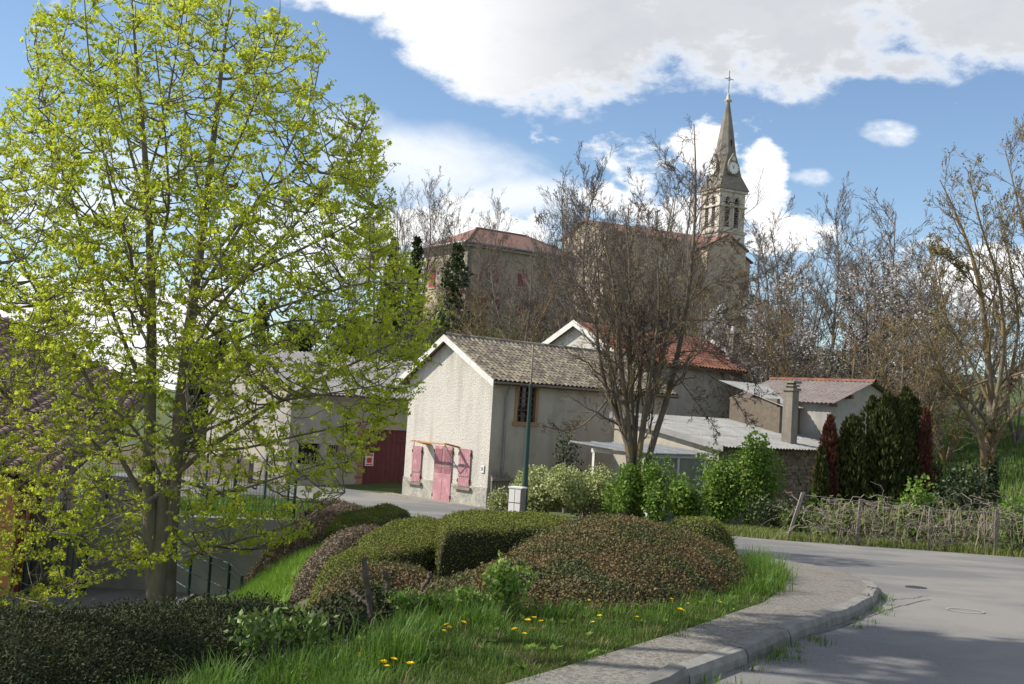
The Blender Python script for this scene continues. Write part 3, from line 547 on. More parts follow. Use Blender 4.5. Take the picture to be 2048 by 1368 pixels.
def chimney(name,base,z0,z1,w,fr2,label,pot):
    t=thing(name,(base[0],base[1],z0),label,'chimney'); mb=MB(); mb.box(-w,w,-w,w,z0,z1,fr2); mb.build('shaft',m_conc,t)
    mb=MB(); mb.box(-w-.05,w+.05,-w-.05,w+.05,z1,z1+.1,fr2); mb.build('cap',m_conc,t); mb=MB()
    if pot==1: mb.lathe((base[0],base[1],z1+.1),[(.12,0),(.10,.3),(.0,.3)],10); mb.build('pot',m_wallwhite,t)
    else:
        mb.box(-w-.02,w+.02,-w-.02,w+.02,z1+.16,z1+.22,fr2); mb.box(-w*.7,w*.7,-w*.7,w*.7,z1+.1,z1+.16,fr2); mb.box(-w-.06,w+.06,-w-.06,w+.06,z1+.28,z1+.36,fr2); mb.box(-w*.6,w*.6,-w*.6,w*.6,z1+.22,z1+.28,fr2); mb.build('cowl',m_conc,t)
    return t
cb=onplane(1462,745,Rc+np.array([*GD,0])*.6,(*GD,0)); ct=P(1462,668,cb[1]); chimney('chimney',cb,cb[2]-.7,ct[2],.22,frame(cb,SD,GD),'grey rendered chimney with white pot at the red roof verge',1)
# --- long fibre-cement shed
Sc=P(1445,893,38.0); fsd=frame(Sc,SD,GD); zSe=Sc[2]
shed=thing('corrugated_shed',(Sc[0],Sc[1],-1.9),'long low shed with grey corrugated fibre cement roof','shed')
LS=8.6; vb=onplane(1318,842,Sc,(*SD,0)); DS=float((vb[:2]-Sc[:2])@GD); zSb=float(vb[2])+.15
print('shed',Sc,DS,zSb)
DS=max(min(DS,9),5); sp_=(zSb-zSe)/DS
mb=MB(); mb.quad(*fsd([(0.15,.25,-2.2),(0.15,DS,-2.2),(0.15,DS,zSb-.15),(0.15,.25,zSe-.08)])); mb.quad(*fsd([(LS-.1,.25,-2.2),(LS-.1,DS,-2.2),(LS-.1,DS,zSb-.15),(LS-.1,.25,zSe-.08)])); mb.quad(*fsd([(0.15,DS,-2.2),(LS-.1,DS,-2.2),(LS-.1,DS,zSb-.15),(0.15,DS,zSb-.15)])); mb.build('wall',m_oldwall,shed)
mb=MB(); mb.quad(*fsd([(.15,.35,-2.2),(LS-.1,.35,-2.2),(LS-.1,.35,zSe-.02),(.15,.35,zSe-.02)])); fw=mb.build('front_wall',m_mortar,shed)
r=RG(8); zc=-2.0; row=0
while zc<zSe-.15:
    hh=.10+.05*r.random(); a=2.7
    while a<5.7:
        l=.16+.26*r.random(); q=MB(); j=r.normal(0,.014,(8,3)); c=np.array([(a,.31,zc),(a+l-.02,.31,zc),(a+l-.02,.4,zc),(a,.4,zc),(a+.01,.32,zc+hh-.02),(a+l-.03,.32,zc+hh-.02),(a+l-.02,.4,zc+hh-.02),(a,.4,zc+hh-.02)])+j; q.hexa(fsd(c)); q.build('stone',m_stone,fw); a+=l
    zc+=hh
for a in (2.45,): q=MB(); q.box(a-.14,a+.14,.12,.34,-2.2,zSe-.06,fsd); q.build('pillar',mat('pillar_grey',(.34,.35,.36),(.28,.285,.29),3),shed)
ba=MB(); ba.prism(fsd([(-.02,-.06,zSe+.05),(-.02,DS+.1,zSb+.05),(-.02,DS+.1,zSb-.14),(-.02,-.06,zSe-.16)]),-np.array([*SD,0])*.03); ba.build('verge_board',m_fibre,shed)
sheet_roof(shed,fsd([(0,-.15,zSe+.0)])[0],axv,slopev(GD,sp_,1.),LS,np.hypot(DS+.2,(DS+.2)*sp_),m_fibre,.177,.92,3,4)
cb=P(1578,890,39.0); k=Sc+axv*float((cb[:2]-Sc[:2])@SD); kb=onplane(1578,884,Sc+np.array([*GD,0])*.9,(*GD,0)); kt=P(1578,765,kb[1])
chimney('tall_chimney',kb,zSe-.3,kt[2]-.3,.2,frame(kb,SD,GD),'tall square concrete chimney rising through the corrugated shed roof',2)
# --- small corrugated lean-to and right-hand shed with terracotta ridge
Qc=P(1680,822,47.); fq=frame(Qc,-SD,GD); lean=thing('lean_to_roof',(Qc[0],Qc[1],-1.6),'small pale corrugated lean-to roof between the sheds','lean-to')
mb=MB(); mb.box(0,3.9,.2,.35,-2.2,Qc[2]-.02,fq); mb.box(3.7,3.9,.35,2.6,-2.2,Qc[2]+.3,fq); mb.box(0,.2,.35,2.6,-2.2,Qc[2]+.05,fq); mb.build('wall',m_mortar,lean)
sheet_roof(lean,fq([(4.0,0,Qc[2])])[0],axv,slopev(GD,.30,1.),4.0,3.2,m_fibre,.177,.95,2,6)
Ac=P(1752,764,46.); fa=frame(Ac,-SD,GD)      # a: toward left-front slope, b: back along ridge
rsd=thing('ridge_shed',(Ac[0],Ac[1],-1.6),'rendered shed with brown corrugated roof and terracotta ridge behind cypresses','shed')
zAp=Ac[2]; dp=onplane(1668,806,Ac,(*(-GD),0)); ea=float((dp[:2]-Ac[:2])@(-SD)); ez=float(dp[2]); ea=max(ea,2.5); psh=(zAp-ez)/ea; LA=5.
mb=MB(); mb.quad(*fa([(ea-.3,.3,-2.2),(-ea+.3,.3,-2.2),(-ea+.3,.3,ez+.3*psh-.08),(0,.3,zAp-.08),(ea-.3,.3,ez+.3*psh-.08)])); mb.quad(*fa([(ea-.3,.3,-2.2),(ea-.3,LA,-2.2),(ea-.3,LA,ez),(ea-.3,.3,ez)])); mb.quad(*fa([(-ea+.3,.3,-2.2),(-ea+.3,LA,-2.2),(-ea+.3,LA,ez),(-ea+.3,.3,ez)])); mb.build('wall',m_barn,rsd)
sheet_roof(rsd,fa([(ea,LA,ez)])[0],np.array([*(-GD),0.]),slopev(SD,psh,1.),LA,np.hypot(ea,ea*psh),m_shedroof,.2,1.,2,7)
sheet_roof(rsd,fa([(-ea,0,ez)])[0],np.array([*GD,0.]),slopev(-SD,psh,1.),LA,np.hypot(ea,ea*psh),m_shedroof,.2,1.5,1,7)
for a,z in ((ea*.55,zAp-ea*.55*psh),(ea*.93,zAp-ea*.93*psh)): q=MB(); q.box(a-.08,a+.08,.02,.3,z-.22,z-.06,fa); q.build('purlin_end',m_dwood,rsd)
for k in range(13):
    q=MB(); b=k*LA/13; t_=np.linspace(0,math.pi,5); pp=np.stack([.13*np.cos(t_),np.full(5,b),zAp+.0+.11*np.sin(t_)],1); q.add(np.vstack([fa(pp),fa(pp+np.array([0,LA/13+.02,-.012]))]),[(i,i+1,6+i,5+i) for i in range(4)]); q.build('ridge_tile',m_redtile,rsd,True)
# --- white-framed greenhouse against the side wall
gz=thing('greenhouse',(*P(1330,1000,37)[:2],-1.9),'white framed lean-to greenhouse with pale ribbed roof behind the green bushes','greenhouse')
Gc=P(1300,915,36.2); fgz=frame(Gc,SD,GD); zg=Gc[2]
for b,a in ((0,0.),(0,1.35),(0,2.7),(2.4,0.)): q=MB(); q.box(a-.05,a+.05,b-.05,b+.05,-2.,zg,fgz); q.build('post',m_white,gz)
q=MB(); q.box(-.06,2.8,-.06,.06,zg,zg+.12,fgz); q.box(-.06,.06,.06,2.5,zg,zg+.12,fgz); q.box(-.06,2.8,-.04,.04,-.9,-.82,fgz); q.build('beam',m_white,gz)
q=MB(); q.quad(*fgz([(.05,.0,-2.),(2.65,.0,-2.),(2.65,.0,zg),(.05,.0,zg)])); q.build('pane',mat('greenhouse_glass',(.16,.17,.17),(.22,.22,.21),2,.15,spec=.6),gz)
for k in range(4): q=MB(); a=-.9+k*1.0; q.hexa(fgz([(a,-.2,zg+.12),(a+.9,-.2,zg+.12),(a+.9,2.6,zg+.30),(a,2.6,zg+.30),(a,-.2,zg+.15),(a+.9,-.2,zg+.15),(a+.9,2.6,zg+.33),(a,2.6,zg+.33)])); q.build('roof_sheet',m_frost,gz)
for k in range(5): q=MB(); a=-.95+k*1.0; q.hexa(fgz([(a-.03,-.22,zg+.13),(a+.03,-.22,zg+.13),(a+.03,2.6,zg+.31),(a-.03,2.6,zg+.31),(a-.03,-.22,zg+.17),(a+.03,-.22,zg+.17),(a+.03,2.6,zg+.36),(a-.03,2.6,zg+.36)])); q.build('rafter',m_metal,gz)
for a in (-.85,): q=MB(); q.box(a-.05,a+.05,-.05,.05,-2.,zg+.12,fgz); q.build('post',m_dwood,gz)
# ------------------------------------------------------------------ presbytery and church on the hill
PR=np.array([.819,.574]); PL=np.array([-.574,.819]); Pc=P(937,492,92.); zPe=float(Pc[2]); fp=frame(Pc,PR,PL); zP0=Hs(Pc[0],Pc[1])-1.
pres=thing('presbytery',(Pc[0],Pc[1],zP0+1),'beige two storey house with hipped red roof and crimson shutters on the hill','house')
def pa_(px,py):
    p=onplane(px,py,Pc,(*PL,0)); return float((p[:2]-Pc[:2])@PR),float(p[2])
def pb2(px,py):
    p=onplane(px,py,Pc,(*PR,0)); return float((p[:2]-Pc[:2])@PL),float(p[2])
LP,_=pa_(1150,524); WP,_=pb2(852,518); WP=min(max(WP,7),12)
wins=[]; 
for (x0,x1,y0,y1) in ((966,993,533,563),(1036,1055,545,574),(1096,1113,553,583),(960,1002,594,620),(1030,1052,610,636)):
    a0,z1=pa_(x0,y0); a1,_=pa_(x1,y0); _,z0=pa_((x0+x1)/2,y1); wins.append((a0,a1,z0,z1))
mb=MB(); ops=[]
for (a0,a1,z0,z1) in wins:
    c=(a0+a1)/2; ops.append((c-.42,c+.42,z0,z1))
rect_wall(mb,fp,0,LP,zP0,zPe,ops,.2); a0,z1=pb2(860,540); b0_,_=pb2(872,540); ops2=[((a0+b0_)/2-.4,(a0+b0_)/2+.4,z1-1.5,z1)]
fpl=lambda p:fp(np.asarray(p,float)[...,[1,0,2]]); rect_wall(mb,fpl,0,WP,zP0,zPe,ops2,.2); mb.quad(*fp([(0,WP,zP0),(LP,WP,zP0),(LP,WP,zPe),(0,WP,zPe)])); mb.quad(*fp([(LP,0,zP0),(LP,WP,zP0),(LP,WP,zPe),(LP,0,zPe)])); mb.build('wall',m_beige,pres)
for f_,oo in ((fp,ops),(fpl,ops2)):
    for i,o in enumerate(oo):
        q=MB(); q.quad(*f_([(o[0],.18,o[2]),(o[1],.18,o[2]),(o[1],.18,o[3]),(o[0],.18,o[3])])); wv=q.build('window',m_glass,pres)
        q=MB(); q.box((o[0]+o[1])/2-.03,(o[0]+o[1])/2+.03,.12,.17,o[2],o[3],f_); q.build('frame',m_white,wv); q=MB(); q.box(o[0]-.15,o[1]+.15,-.08,.05,o[2]-.15,o[2],f_); q.build('sill',m_stonec,wv)
        opn=(f_ is fp and i in (0,3))
        for s in (-1,1):
            w_=.46; 
            if opn: x0=o[0]-w_-.02 if s<0 else o[1]+.02
            else: x0=(o[0]+o[1])/2-w_ if s<0 else (o[0]+o[1])/2+.01
            q=MB(); q.box(x0,x0+w_-.01,-.07,-.02,o[2],o[3],f_)
            for kk in range(3): q.box(x0+.02,x0+w_-.03,-.085,-.07,o[2]+.2+kk*.55,o[2]+.3+kk*.55,f_)
            q.build('shutter',m_shut,pres)
q=MB(); q.box(-.06,.35,-.06,.35,zP0,zPe,fp); q.build('corner_quoin',m_conc,pres)
q=MB(); q.box(-.35,LP+.35,-.35,WP+.35,zPe,zPe+.28,fp); q.build('cornice',m_stonec,pres)
hr=1.9; q=MB(); e=.5; zr=zPe+.29; A_=[(-e,-e,zr),(LP+e,-e,zr),(LP+e,WP+e,zr),(-e,WP+e,zr)]; r1=(WP*.42,WP/2,zr+hr); r2=(LP-WP*.42,WP/2,zr+hr)
for f4 in ((A_[0],A_[1],r2,r1),(A_[1],A_[2],r2),(A_[2],A_[3],r1,r2),(A_[3],A_[0],r1)): q.quad(*fp(f4))
rp=q.build('roof',m_fartile,pres)
q=MB()
for a,b in ((A_[0],r1),(r1,r2),(A_[1],r2)): q.tube(fp([a,b]),.12,6)
q.build('hip_tiles',m_fartile,rp); q=MB(); q.tube(fp([(-e,-e-.08,zr-.03),(LP+e,-e-.08,zr-.03)]),.1,6); q.tube(fp([(-e-.08,-e,zr-.03),(-e-.08,WP+e,zr-.03)]),.1,6); q.build('gutter',m_metal,pres)
# church
CRd=np.array([math.sin(rad(64)),math.cos(rad(64))]); CLd=np.array([-math.cos(rad(64)),math.sin(rad(64))]); YC=150.
Cc=P(1441,375,YC); TW=4.1; fc=frame(Cc,CRd,CLd)
def zc_(py,px=1445): return float(P(px,py,YC)[2])
zb0=Hs(Cc[0],Cc[1])-1.5; zbel=zc_(460); zeav=zc_(376); zstr=zc_(409)
ch=thing('church',(Cc[0],Cc[1],zb0+1.5),'stone village church with louvred belfry, clock and slate spire','church')
nL=17.; 
mb=MB(); mb.box(-.12,TW+.12,-.12,TW+.12,zb0,zbel,fc); mb.build('tower_base',m_stonec,ch)
for e_,z0,z1 in ((.3,zbel-.25,zbel+.05),(.2,zstr-.12,zstr+.08),(.25,zeav-.35,zeav-.02)): mb=MB(); mb.box(-e_,TW+e_,-e_,TW+e_,z0,z1,fc); mb.build('string_course',m_stonec,ch)
def belf_face(f):
    mb=MB(); w=.78; zs=zbel+.55; zt_=zeav-1.75; ops=[]
    for c in (TW*.32,TW*.68): ops.append((c-w/2,c+w/2,zs,zt_))
    # wall with pointed openings: rectangle + arch ring pieces
    rect_wall(mb,f,0,TW,zbel,zt_,ops,.4)
    A=[0]; arcs=[]
    for c in (TW*.32,TW*.68):
        t=np.linspace(0,1,9); xl=c-w/2+w/2*t; zz=zt_+w*1.05*np.sqrt(np.clip(1-(1-t)**2*.98,0,1))*.95-.19*w*0; arcs+= [*zip(xl,zz),*zip((2*c-xl)[::-1][1:],zz[::-1][1:])]
        arcs.append(None)
    top=zeav; pts=[(0,zt_)]+[p for p in arcs if p]+[(TW,zt_)]
    for i in range(len(pts)-1):
        p,q=pts[i],pts[i+1]
        if q[0]-p[0]>1e-6: mb.quad(*f([(p[0],0,p[1]),(q[0],0,q[1]),(q[0],0,top),(p[0],0,top)]))
        mb.quad(*f([(p[0],0,p[1]),(q[0],0,q[1]),(q[0],.4,q[1]),(p[0],.4,p[1])]))
    wl=mb.build('belfry_wall',m_stonec,ch)
    for c in (TW*.32,TW*.68):
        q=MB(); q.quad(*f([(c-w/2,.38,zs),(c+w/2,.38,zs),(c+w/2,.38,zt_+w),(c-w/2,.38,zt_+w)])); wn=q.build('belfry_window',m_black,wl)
        q=MB(); n=11
        for k in range(n):
            z=zs+(zt_+w*.55-zs)*k/n; q.hexa(f([(c-w/2,.08,z),(c+w/2,.08,z),(c+w/2,.3,z+.2),(c-w/2,.3,z+.2),(c-w/2,.08,z+.05),(c+w/2,.08,z+.05),(c+w/2,.3,z+.25),(c-w/2,.3,z+.25)]))
        q.build('louvre',mat('louvre_grey',(.13,.12,.11),rough=.9),wn)
        t=np.linspace(0,1,9); xl=c-w/2-.14+(w/2+.14)*t; zz=zt_+.0+(w*1.05+.16)*np.sqrt(np.clip(1-(1-t)**2*.98,0,1))*.95; P2=[*zip(xl,zz),*zip((2*c-xl)[::-1][1:],zz[::-1][1:])]
        q=MB(); q.tube(f([(a,-.04,z) for a,z in P2]),.09,5); q.build('archivolt',m_stonec,wl)
belf_face(fc); belf_face(lambda p:fc(np.asarray(p,float)[...,[1,0,2]]))
mb=MB(); mb.quad(*fc([(TW,0,zbel),(TW,TW,zbel),(TW,TW,zeav),(TW,0,zeav)])); mb.quad(*fc([(0,TW,zbel),(TW,TW,zbel),(TW,TW,zeav),(0,TW,zeav)])); mb.build('back_wall',m_stonec,ch)
# spire: flared square skirt turning into an octagon
mb=MB(); ctr=TW/2
def oct_(hw,cut,z): # square of half width hw with corners cut
    c=hw*cut; return [(ctr+x,ctr+y,z) for x,y in ((-hw,-c),(-c,-hw),(c,-hw),(hw,-c),(hw,c),(c,hw),(-c,hw),(-hw,c))]
H0=TW/2+.38; lv_=[(H0,.999,zeav),(H0*.86,.97,zc_(362)),(H0*.70,.86,zc_(345)),(1.52,.70,zc_(322)),(1.32,.414,zc_(298)),(.98,.414,zc_(262)),(.58,.414,zc_(225)),(.24,.414,zc_(196))]
rings=[fc(oct_(*q)) for q in lv_]
for a,b in zip(rings[:-1],rings[1:]):
    for i in range(8): mb.quad(a[i],a[(i+1)%8],b[(i+1)%8],b[i])
spo=mb.build('spire',m_slate,ch)
cx=fc([(ctr,ctr,0)])[0]; mb=MB(); zt2=zc_(196); mb.lathe((cx[0],cx[1],zt2),[(.26,0),(.26,.15),(.5,.35),(.52,.5),(.28,.65),(.24,1.1),(.10,1.5),(.0,1.55)],12); mb.build('finial',m_stonec,ch,True)
mb=MB(); zx=zc_(145); zt3=zc_(128); ir=mat('iron_cross',(.07,.065,.06),rough=.6); mb.tube([(cx[0],cx[1],zt2+1.4),(cx[0],cx[1],zt3)],.05,6); a3=np.array([*CRd,0]); mb.tube([np.array([cx[0],cx[1],zx])-a3*.75,np.array([cx[0],cx[1],zx])+a3*.75],.045,6)
t=np.linspace(0,2*math.pi,16); mb.tube(np.array([cx[0],cx[1],zx])+.26*np.cos(t)[:,None]*a3+.26*np.sin(t)[:,None]*np.array([0,0,1.]),.03,5); mb.build('cross',ir,ch)
def clock(f,par):
    zc=zc_(331); hwz=1.62; b=ctr-1.95; mb=MB(); n=28; t=np.arange(n)*2*math.pi/n; R1=.88
    mb2=MB(); mb2.prism(f([(ctr-.8,b+.06,zc-1.0),(ctr+.8,b+.06,zc-1.0),(ctr+.8,b+.06,zc+.5),(ctr+.62,b+.06,zc+1.0),(ctr,b+.06,zc+2.0),(ctr-.62,b+.06,zc+1.0),(ctr-.8,b+.06,zc+.5)]),f([(0,.9,0)])[0]-f([(0,0,0)])[0]); gb=mb2.build('clock_gable',m_slate,par)
    mb.prism(f([(ctr+R1*math.cos(q),b,zc+R1*math.sin(q)) for q in t]),f([(0,.1,0)])[0]-f([(0,0,0)])[0]); cf=mb.build('clock_face',m_clock,par)
    q=MB(); q.tube(f([(ctr+R1*math.cos(w),b-.01,zc+R1*math.sin(w)) for w in np.r_[t,0]]),.07,5); q.build('clock_rim',m_slate,cf)
    q=MB()
    for k in range(12):
        w=k*math.pi/6; ca,sa=math.cos(w),math.sin(w); h=.035
        q.prism(f([(ctr+.62*ca-h*sa,b-.012,zc+.62*sa+h*ca),(ctr+.62*ca+h*sa,b-.012,zc+.62*sa-h*ca),(ctr+.78*ca+h*sa,b-.012,zc+.78*sa-h*ca),(ctr+.78*ca-h*sa,b-.012,zc+.78*sa+h*ca)]),f([(0,.01,0)])[0]-f([(0,0,0)])[0])
    for w,l,h in ((rad(125),.42,.055),(rad(78),.62,.04)):
        ca,sa=math.cos(w),math.sin(w); q.prism(f([(ctr-h*sa-.1*ca,b-.03,zc+h*ca-.1*sa),(ctr+h*sa-.1*ca,b-.03,zc-h*ca-.1*sa),(ctr+l*ca,b-.03,zc+l*sa)]),f([(0,.015,0)])[0]-f([(0,0,0)])[0])
    q.build('numerals_and_hands',ir,cf)
    q=MB(); q.prism(f([(ctr-.28,b+.03,zc+.98),(ctr+.28,b+.03,zc+.98),(ctr+.28,b+.03,zc+1.3),(ctr,b+.03,zc+1.7),(ctr-.28,b+.03,zc+1.3)]),f([(0,.04,0)])[0]-f([(0,0,0)])[0]); q.build('gable_niche',m_stonec,gb)
clock(fc,ch); clock(lambda p:fc(np.asarray(p,float)[...,[1,0,2]]),ch)
q=MB(); 
for s in (-.12,.12): q.box(ctr-.06,ctr+.06,ctr-1.24+.04,ctr-1.1,zc_(285),zc_(272),fc)
q.build('spire_slit',m_black,spo)
# nave: runs left-back of the tower; side wall faces the camera
zn_e=zc_(493,1300); zn_r=zc_(474,1300); Na=-19.
def fn(p): return fc(p)
mb=MB(); mb.quad(*fn([(Na,-3.4,zb0-3),(-.1,-3.4,zb0-3),(-.1,-3.4,zn_e),(Na,-3.4,zn_e)])); mb.quad(*fn([(Na,-3.4,zb0-3),(Na,7.5,zb0-3),(Na,7.5,zn_e),(Na,2.05,zn_r+.3),(Na,-3.4,zn_e)])); mb.quad(*fn([(-.1,-3.4,zb0-3),(-.1,7.5,zb0-3),(-.1,7.5,zn_e),(-.1,2.05,zn_r+.3),(-.1,-3.4,zn_e)]))
mb.build('nave_wall',m_beige,ch); pn_=(zn_r+.3-zn_e)/5.45
roofbody(lambda p:fn(np.asarray(p,float)[...,[1,0,2]]),-3.9,zn_e-.5*pn_+.15,2.05,zn_r+.75,8.,zn_e-.5*pn_+.15,Na-.3,-.0,.25).build('nave_roof',m_fartile,ch)
mb=MB(); mb.box(-6,-.1,-6.2,-3.4,zb0-3,zn_e-.6,fn); mb.prism(fn([(-6,-6.2,zn_e-.6),(-.1,-6.2,zn_e-.6),(-3.05,-6.2,zn_e+1.0)]),fn([(0,.4,0)])[0]-fn([(0,0,0)])[0]); mb.build('transept_wall',m_beige,ch); roofbody(fn,-6.3,zn_e-.6,-3.05,zn_e+1.2,.2,zn_e-.6,-6.5,1.,.25).build('transept_roof',m_fartile,ch)
mb=MB(); mb.prism(fn([(-.1,-2.6,zb0-3),(-.1,-2.6,zn_e+.5),(3.4,-2.6,zn_e-1.4),(3.4,-2.6,zb0-3)]),fn([(0,2.4,0)])[0]-fn([(0,0,0)])[0]); mb.build('side_chapel_wall',m_beige,ch)
mb=MB(); mb.prism(fn([(-.2,-2.9,zn_e+.55),(-.2,-2.9,zn_e+.75),(3.7,-2.9,zn_e-1.4),(3.7,-2.9,zn_e-1.6)]),fn([(0,2.9,0)])[0]-fn([(0,0,0)])[0]); mb.build('side_chapel_roof',m_fartile,ch)
fx=fn([(Na+.2,2.05,zn_r+.3)])[0]; mb=MB(); mb.tube([fx,fx+np.array([0,0,2.2])],.18,6); mb.tube([fx+np.array([*CRd*-.6,1.6]),fx+np.array([*CRd*.6,1.6])],.12,6); mb.build('gable_cross',m_stonec,ch)
fx=fn([(-9,1.,zn_r+.3)])[0]; mb=MB(); mb.tube([fx,fx+np.array([0,0,2.6])],.16,8); mb.lathe(fx+np.array([0,0,2.6]),[(.35,0),(.3,.15),(0,.3)],10); mb.build('flue_pipe',m_metal,ch)
# ------------------------------------------------------------------ left: orange building, walls, gate, railings
D_=P(72,962,21.4); C_=P(188,808,28.); B_=P(96,652,33.); nrm=np.cross(C_-D_,B_-D_); 
if nrm[2]<0: nrm=-nrm
nrm/=np.linalg.norm(nrm)
def onroof(px,py): return onplane(px,py,D_,nrm)
ob=thing('orange_building',(*D_[:2],-2.4),'orange rendered building with canal tile roof behind the maple','building')
dc=unit(C_-D_); side=np.array([D_[0]-C_[0],D_[1]-C_[1]]); wd_=unit((C_-D_)*np.array([1,1,0])); out_=np.array([wd_[1],-wd_[0],0])
inn=-out_*.3
lf=np.array([-wd_[1],wd_[0],0.]); # away from the yard
def rz_(p): return D_[2]-((p[0]-D_[0])*nrm[0]+(p[1]-D_[1])*nrm[1])/nrm[2]
mb=MB(); a=D_+inn; b=C_+inn; far=8.
pts=[a,b,b+lf*far,a+lf*far]
for i in range(4):
    p,q=pts[i],pts[(i+1)%4]; mb.quad((p[0],p[1],-2.5),(q[0],q[1],-2.5),(q[0],q[1],rz_(q)-.12),(p[0],p[1],rz_(p)-.12))
mb.build('wall',m_orange,ob)
for t0,t1 in ((.30,.42),(.55,.70),(.80,.88)):
    p=a+(b-a)*t0+out_*.01; q=a+(b-a)*t1+out_*.01; mb=MB(); mb.prism([(p[0],p[1],-1.9),(q[0],q[1],-1.9),(q[0],q[1],rz_(q)-.55),(p[0],p[1],rz_(p)-.55)],out_*.05); mb.build('grey_panel',m_lilac,ob)
mb=MB(); pp=a+(b-a)*.015+out_*.1; mb.tube([(pp[0],pp[1],-2.4),(pp[0],pp[1],rz_(pp)-.1)],.06,8); mb.build('drainpipe',m_pipe,ob)
# roof slab and tiles: tile columns follow D->C line, eave runs to the left
lfv=lf.copy(); lfv[2]=-(lf[0]*nrm[0]+lf[1]*nrm[1])/nrm[2]; lfv=unit(lfv); upd=unit(C_-D_); upd=unit(upd-lfv*(upd@lfv))
mb=MB(); base=D_-upd*.3-lfv*.35-nrm*.03; L1=np.linalg.norm(C_-D_)+4.5; mb.prism([base,base+upd*L1,base+upd*L1+lfv*(far+.6),base+lfv*(far+.6)],-nrm*.12); rfo=mb.build('roof',m_dwood,ob)
tm3=tile_mesh('roof_tile',.24,.40,m_tile2,.075); ax3=-lfv if np.cross(-lfv,upd)[2]>0 else lfv
s0=base+nrm*.03+(lfv*(far+.6) if ax3@lfv<0 else 0)
tile_roof(rfo,s0,ax3,upd,int(L1/.33),int((far+.6)/.24),.24,.33,m_tile2,lambda p:-(p@out_),tm3,9)
# retaining walls
def wall_box(name,p,q,z0,z1,th,mt,label,cat='wall'):
    p=np.array(p,float);q=np.array(q,float); d=unit(q-p); n=np.array([-d[1],d[0]])*th; mb=MB(); c=[(*p,z0[0]),(*q,z0[1]),(*(q+n),z0[1]),(*(p+n),z0[0]),(*p,z1[0]),(*q,z1[1]),(*(q+n),z1[1]),(*(p+n),z1[0])]; mb.hexa(c)
    o=mb.build(name,mt); return tag(o,label,cat)
wall_box('retaining_wall',(-9.2,22.72),(-4.05,22.72),(-2.6,-2.6),(-.98,-.86),.3,m_wallgrey,'grey concrete retaining wall at the back of the courtyard')
wall_box('low_white_wall',(-9.6,27.2),(-6.9,26.6),(-2,-2),(-.55,-.55),.2,m_wallwhite,'sunlit white low wall seen between the maple trunks')
wall_box('boundary_wall',(-18,52),(-10.2,46.2),(-3,-3),(-1.1,-1.1),.25,m_mortar,'grey rendered yard wall running left from the barn')
# mesh fence on the retaining wall
def mesh_fence(pts,h,label,step=1.6,cell=.11):
    pts=[np.array(p,float) for p in pts]; t=thing('mesh_fence',pts[0],label,'fence')
    for p in pts: q=MB(); q.tube([p-np.array([0,0,.3]),p+np.array([0,0,h])],.03,6); q.build('post',m_green,t)
    for p,q_ in zip(pts[:-1],pts[1:]):
        L=np.linalg.norm(q_-p); n=int(L/.06); s=np.linspace(0,1,n)[:,None]; A=p+(q_-p)*s; W_=np.stack([A,A+np.array([0,0,h-.05])],1); q=MB(); q.tubes(W_,np.full(W_.shape[:2],.0035),3)
        for z in np.arange(.05,h,.2): q.tubes(np.array([[p+[0,0,z],q_+[0,0,z]]]),np.full((1,2),.005),3)
        q.build('wire_panel',m_green,t)
mesh_fence([(-9.1,22.86,-.98),(-7.8,22.86,-.95),(-6.5,22.86,-.92),(-5.3,22.86,-.89),(-4.1,22.86,-.86)],1.0,'green wire mesh fence on top of the courtyard retaining wall')
p0=hit(575,1010); p1=hit(520,1000); mesh_fence([P(575,1012,27),P(528,1008,28.5),P(470,1000,30),P(410,995,31.5)],1.2,'green wire mesh fence along the upper grass beside the road')
# dark green yard gate by the orange building
ga=P(52,1176,21.6); gb_=P(163,1176,21.9); gt=thing('yard_gate',(ga[0],ga[1],-2.38),'dark green barred metal gate beside the orange building','gate')
for p in (ga,gb_): q=MB(); q.box(p[0]-.06,p[0]+.06,p[1]-.06,p[1]+.06,-2.4,-1.28); q.build('gate_post',m_green,gt)
q=MB(); q.tube([(ga[0],ga[1],-2.28),(gb_[0],gb_[1],-2.28)],.025,6); q.tube([(ga[0],ga[1],-1.36),(gb_[0],gb_[1],-1.36)],.025,6); q.build('rail',m_green,gt)
for k in range(1,10): p=ga+(gb_-ga)*k/10; q=MB(); q.tube([(p[0],p[1],-2.28),(p[0],p[1],-1.36)],.012,5); q.build('bar',m_green,gt)
# green tubular railing on the bank
rt=[P(345,1076,21.6),P(384,1097,20.6),P(422,1112,19.8),P(460,1128,19.1),P(484,1152,18.2)]; rl=thing('railing',(rt[3][0],rt[3][1],rt[3][2]-1.1),'green metal railing descending the bank beside the maple trunk','railing')
for p in rt: q=MB(); q.tube([p,p-np.array([0,0,1.25])],.026,6); q.build('post',m_steel if 0 else m_green,rl)
for dz in (0,.12,.42,.72,1.0): q=MB(); q.tube(np.array(rt)-np.array([0,0,dz]),.013,5); q.build('rail',m_steel,rl)
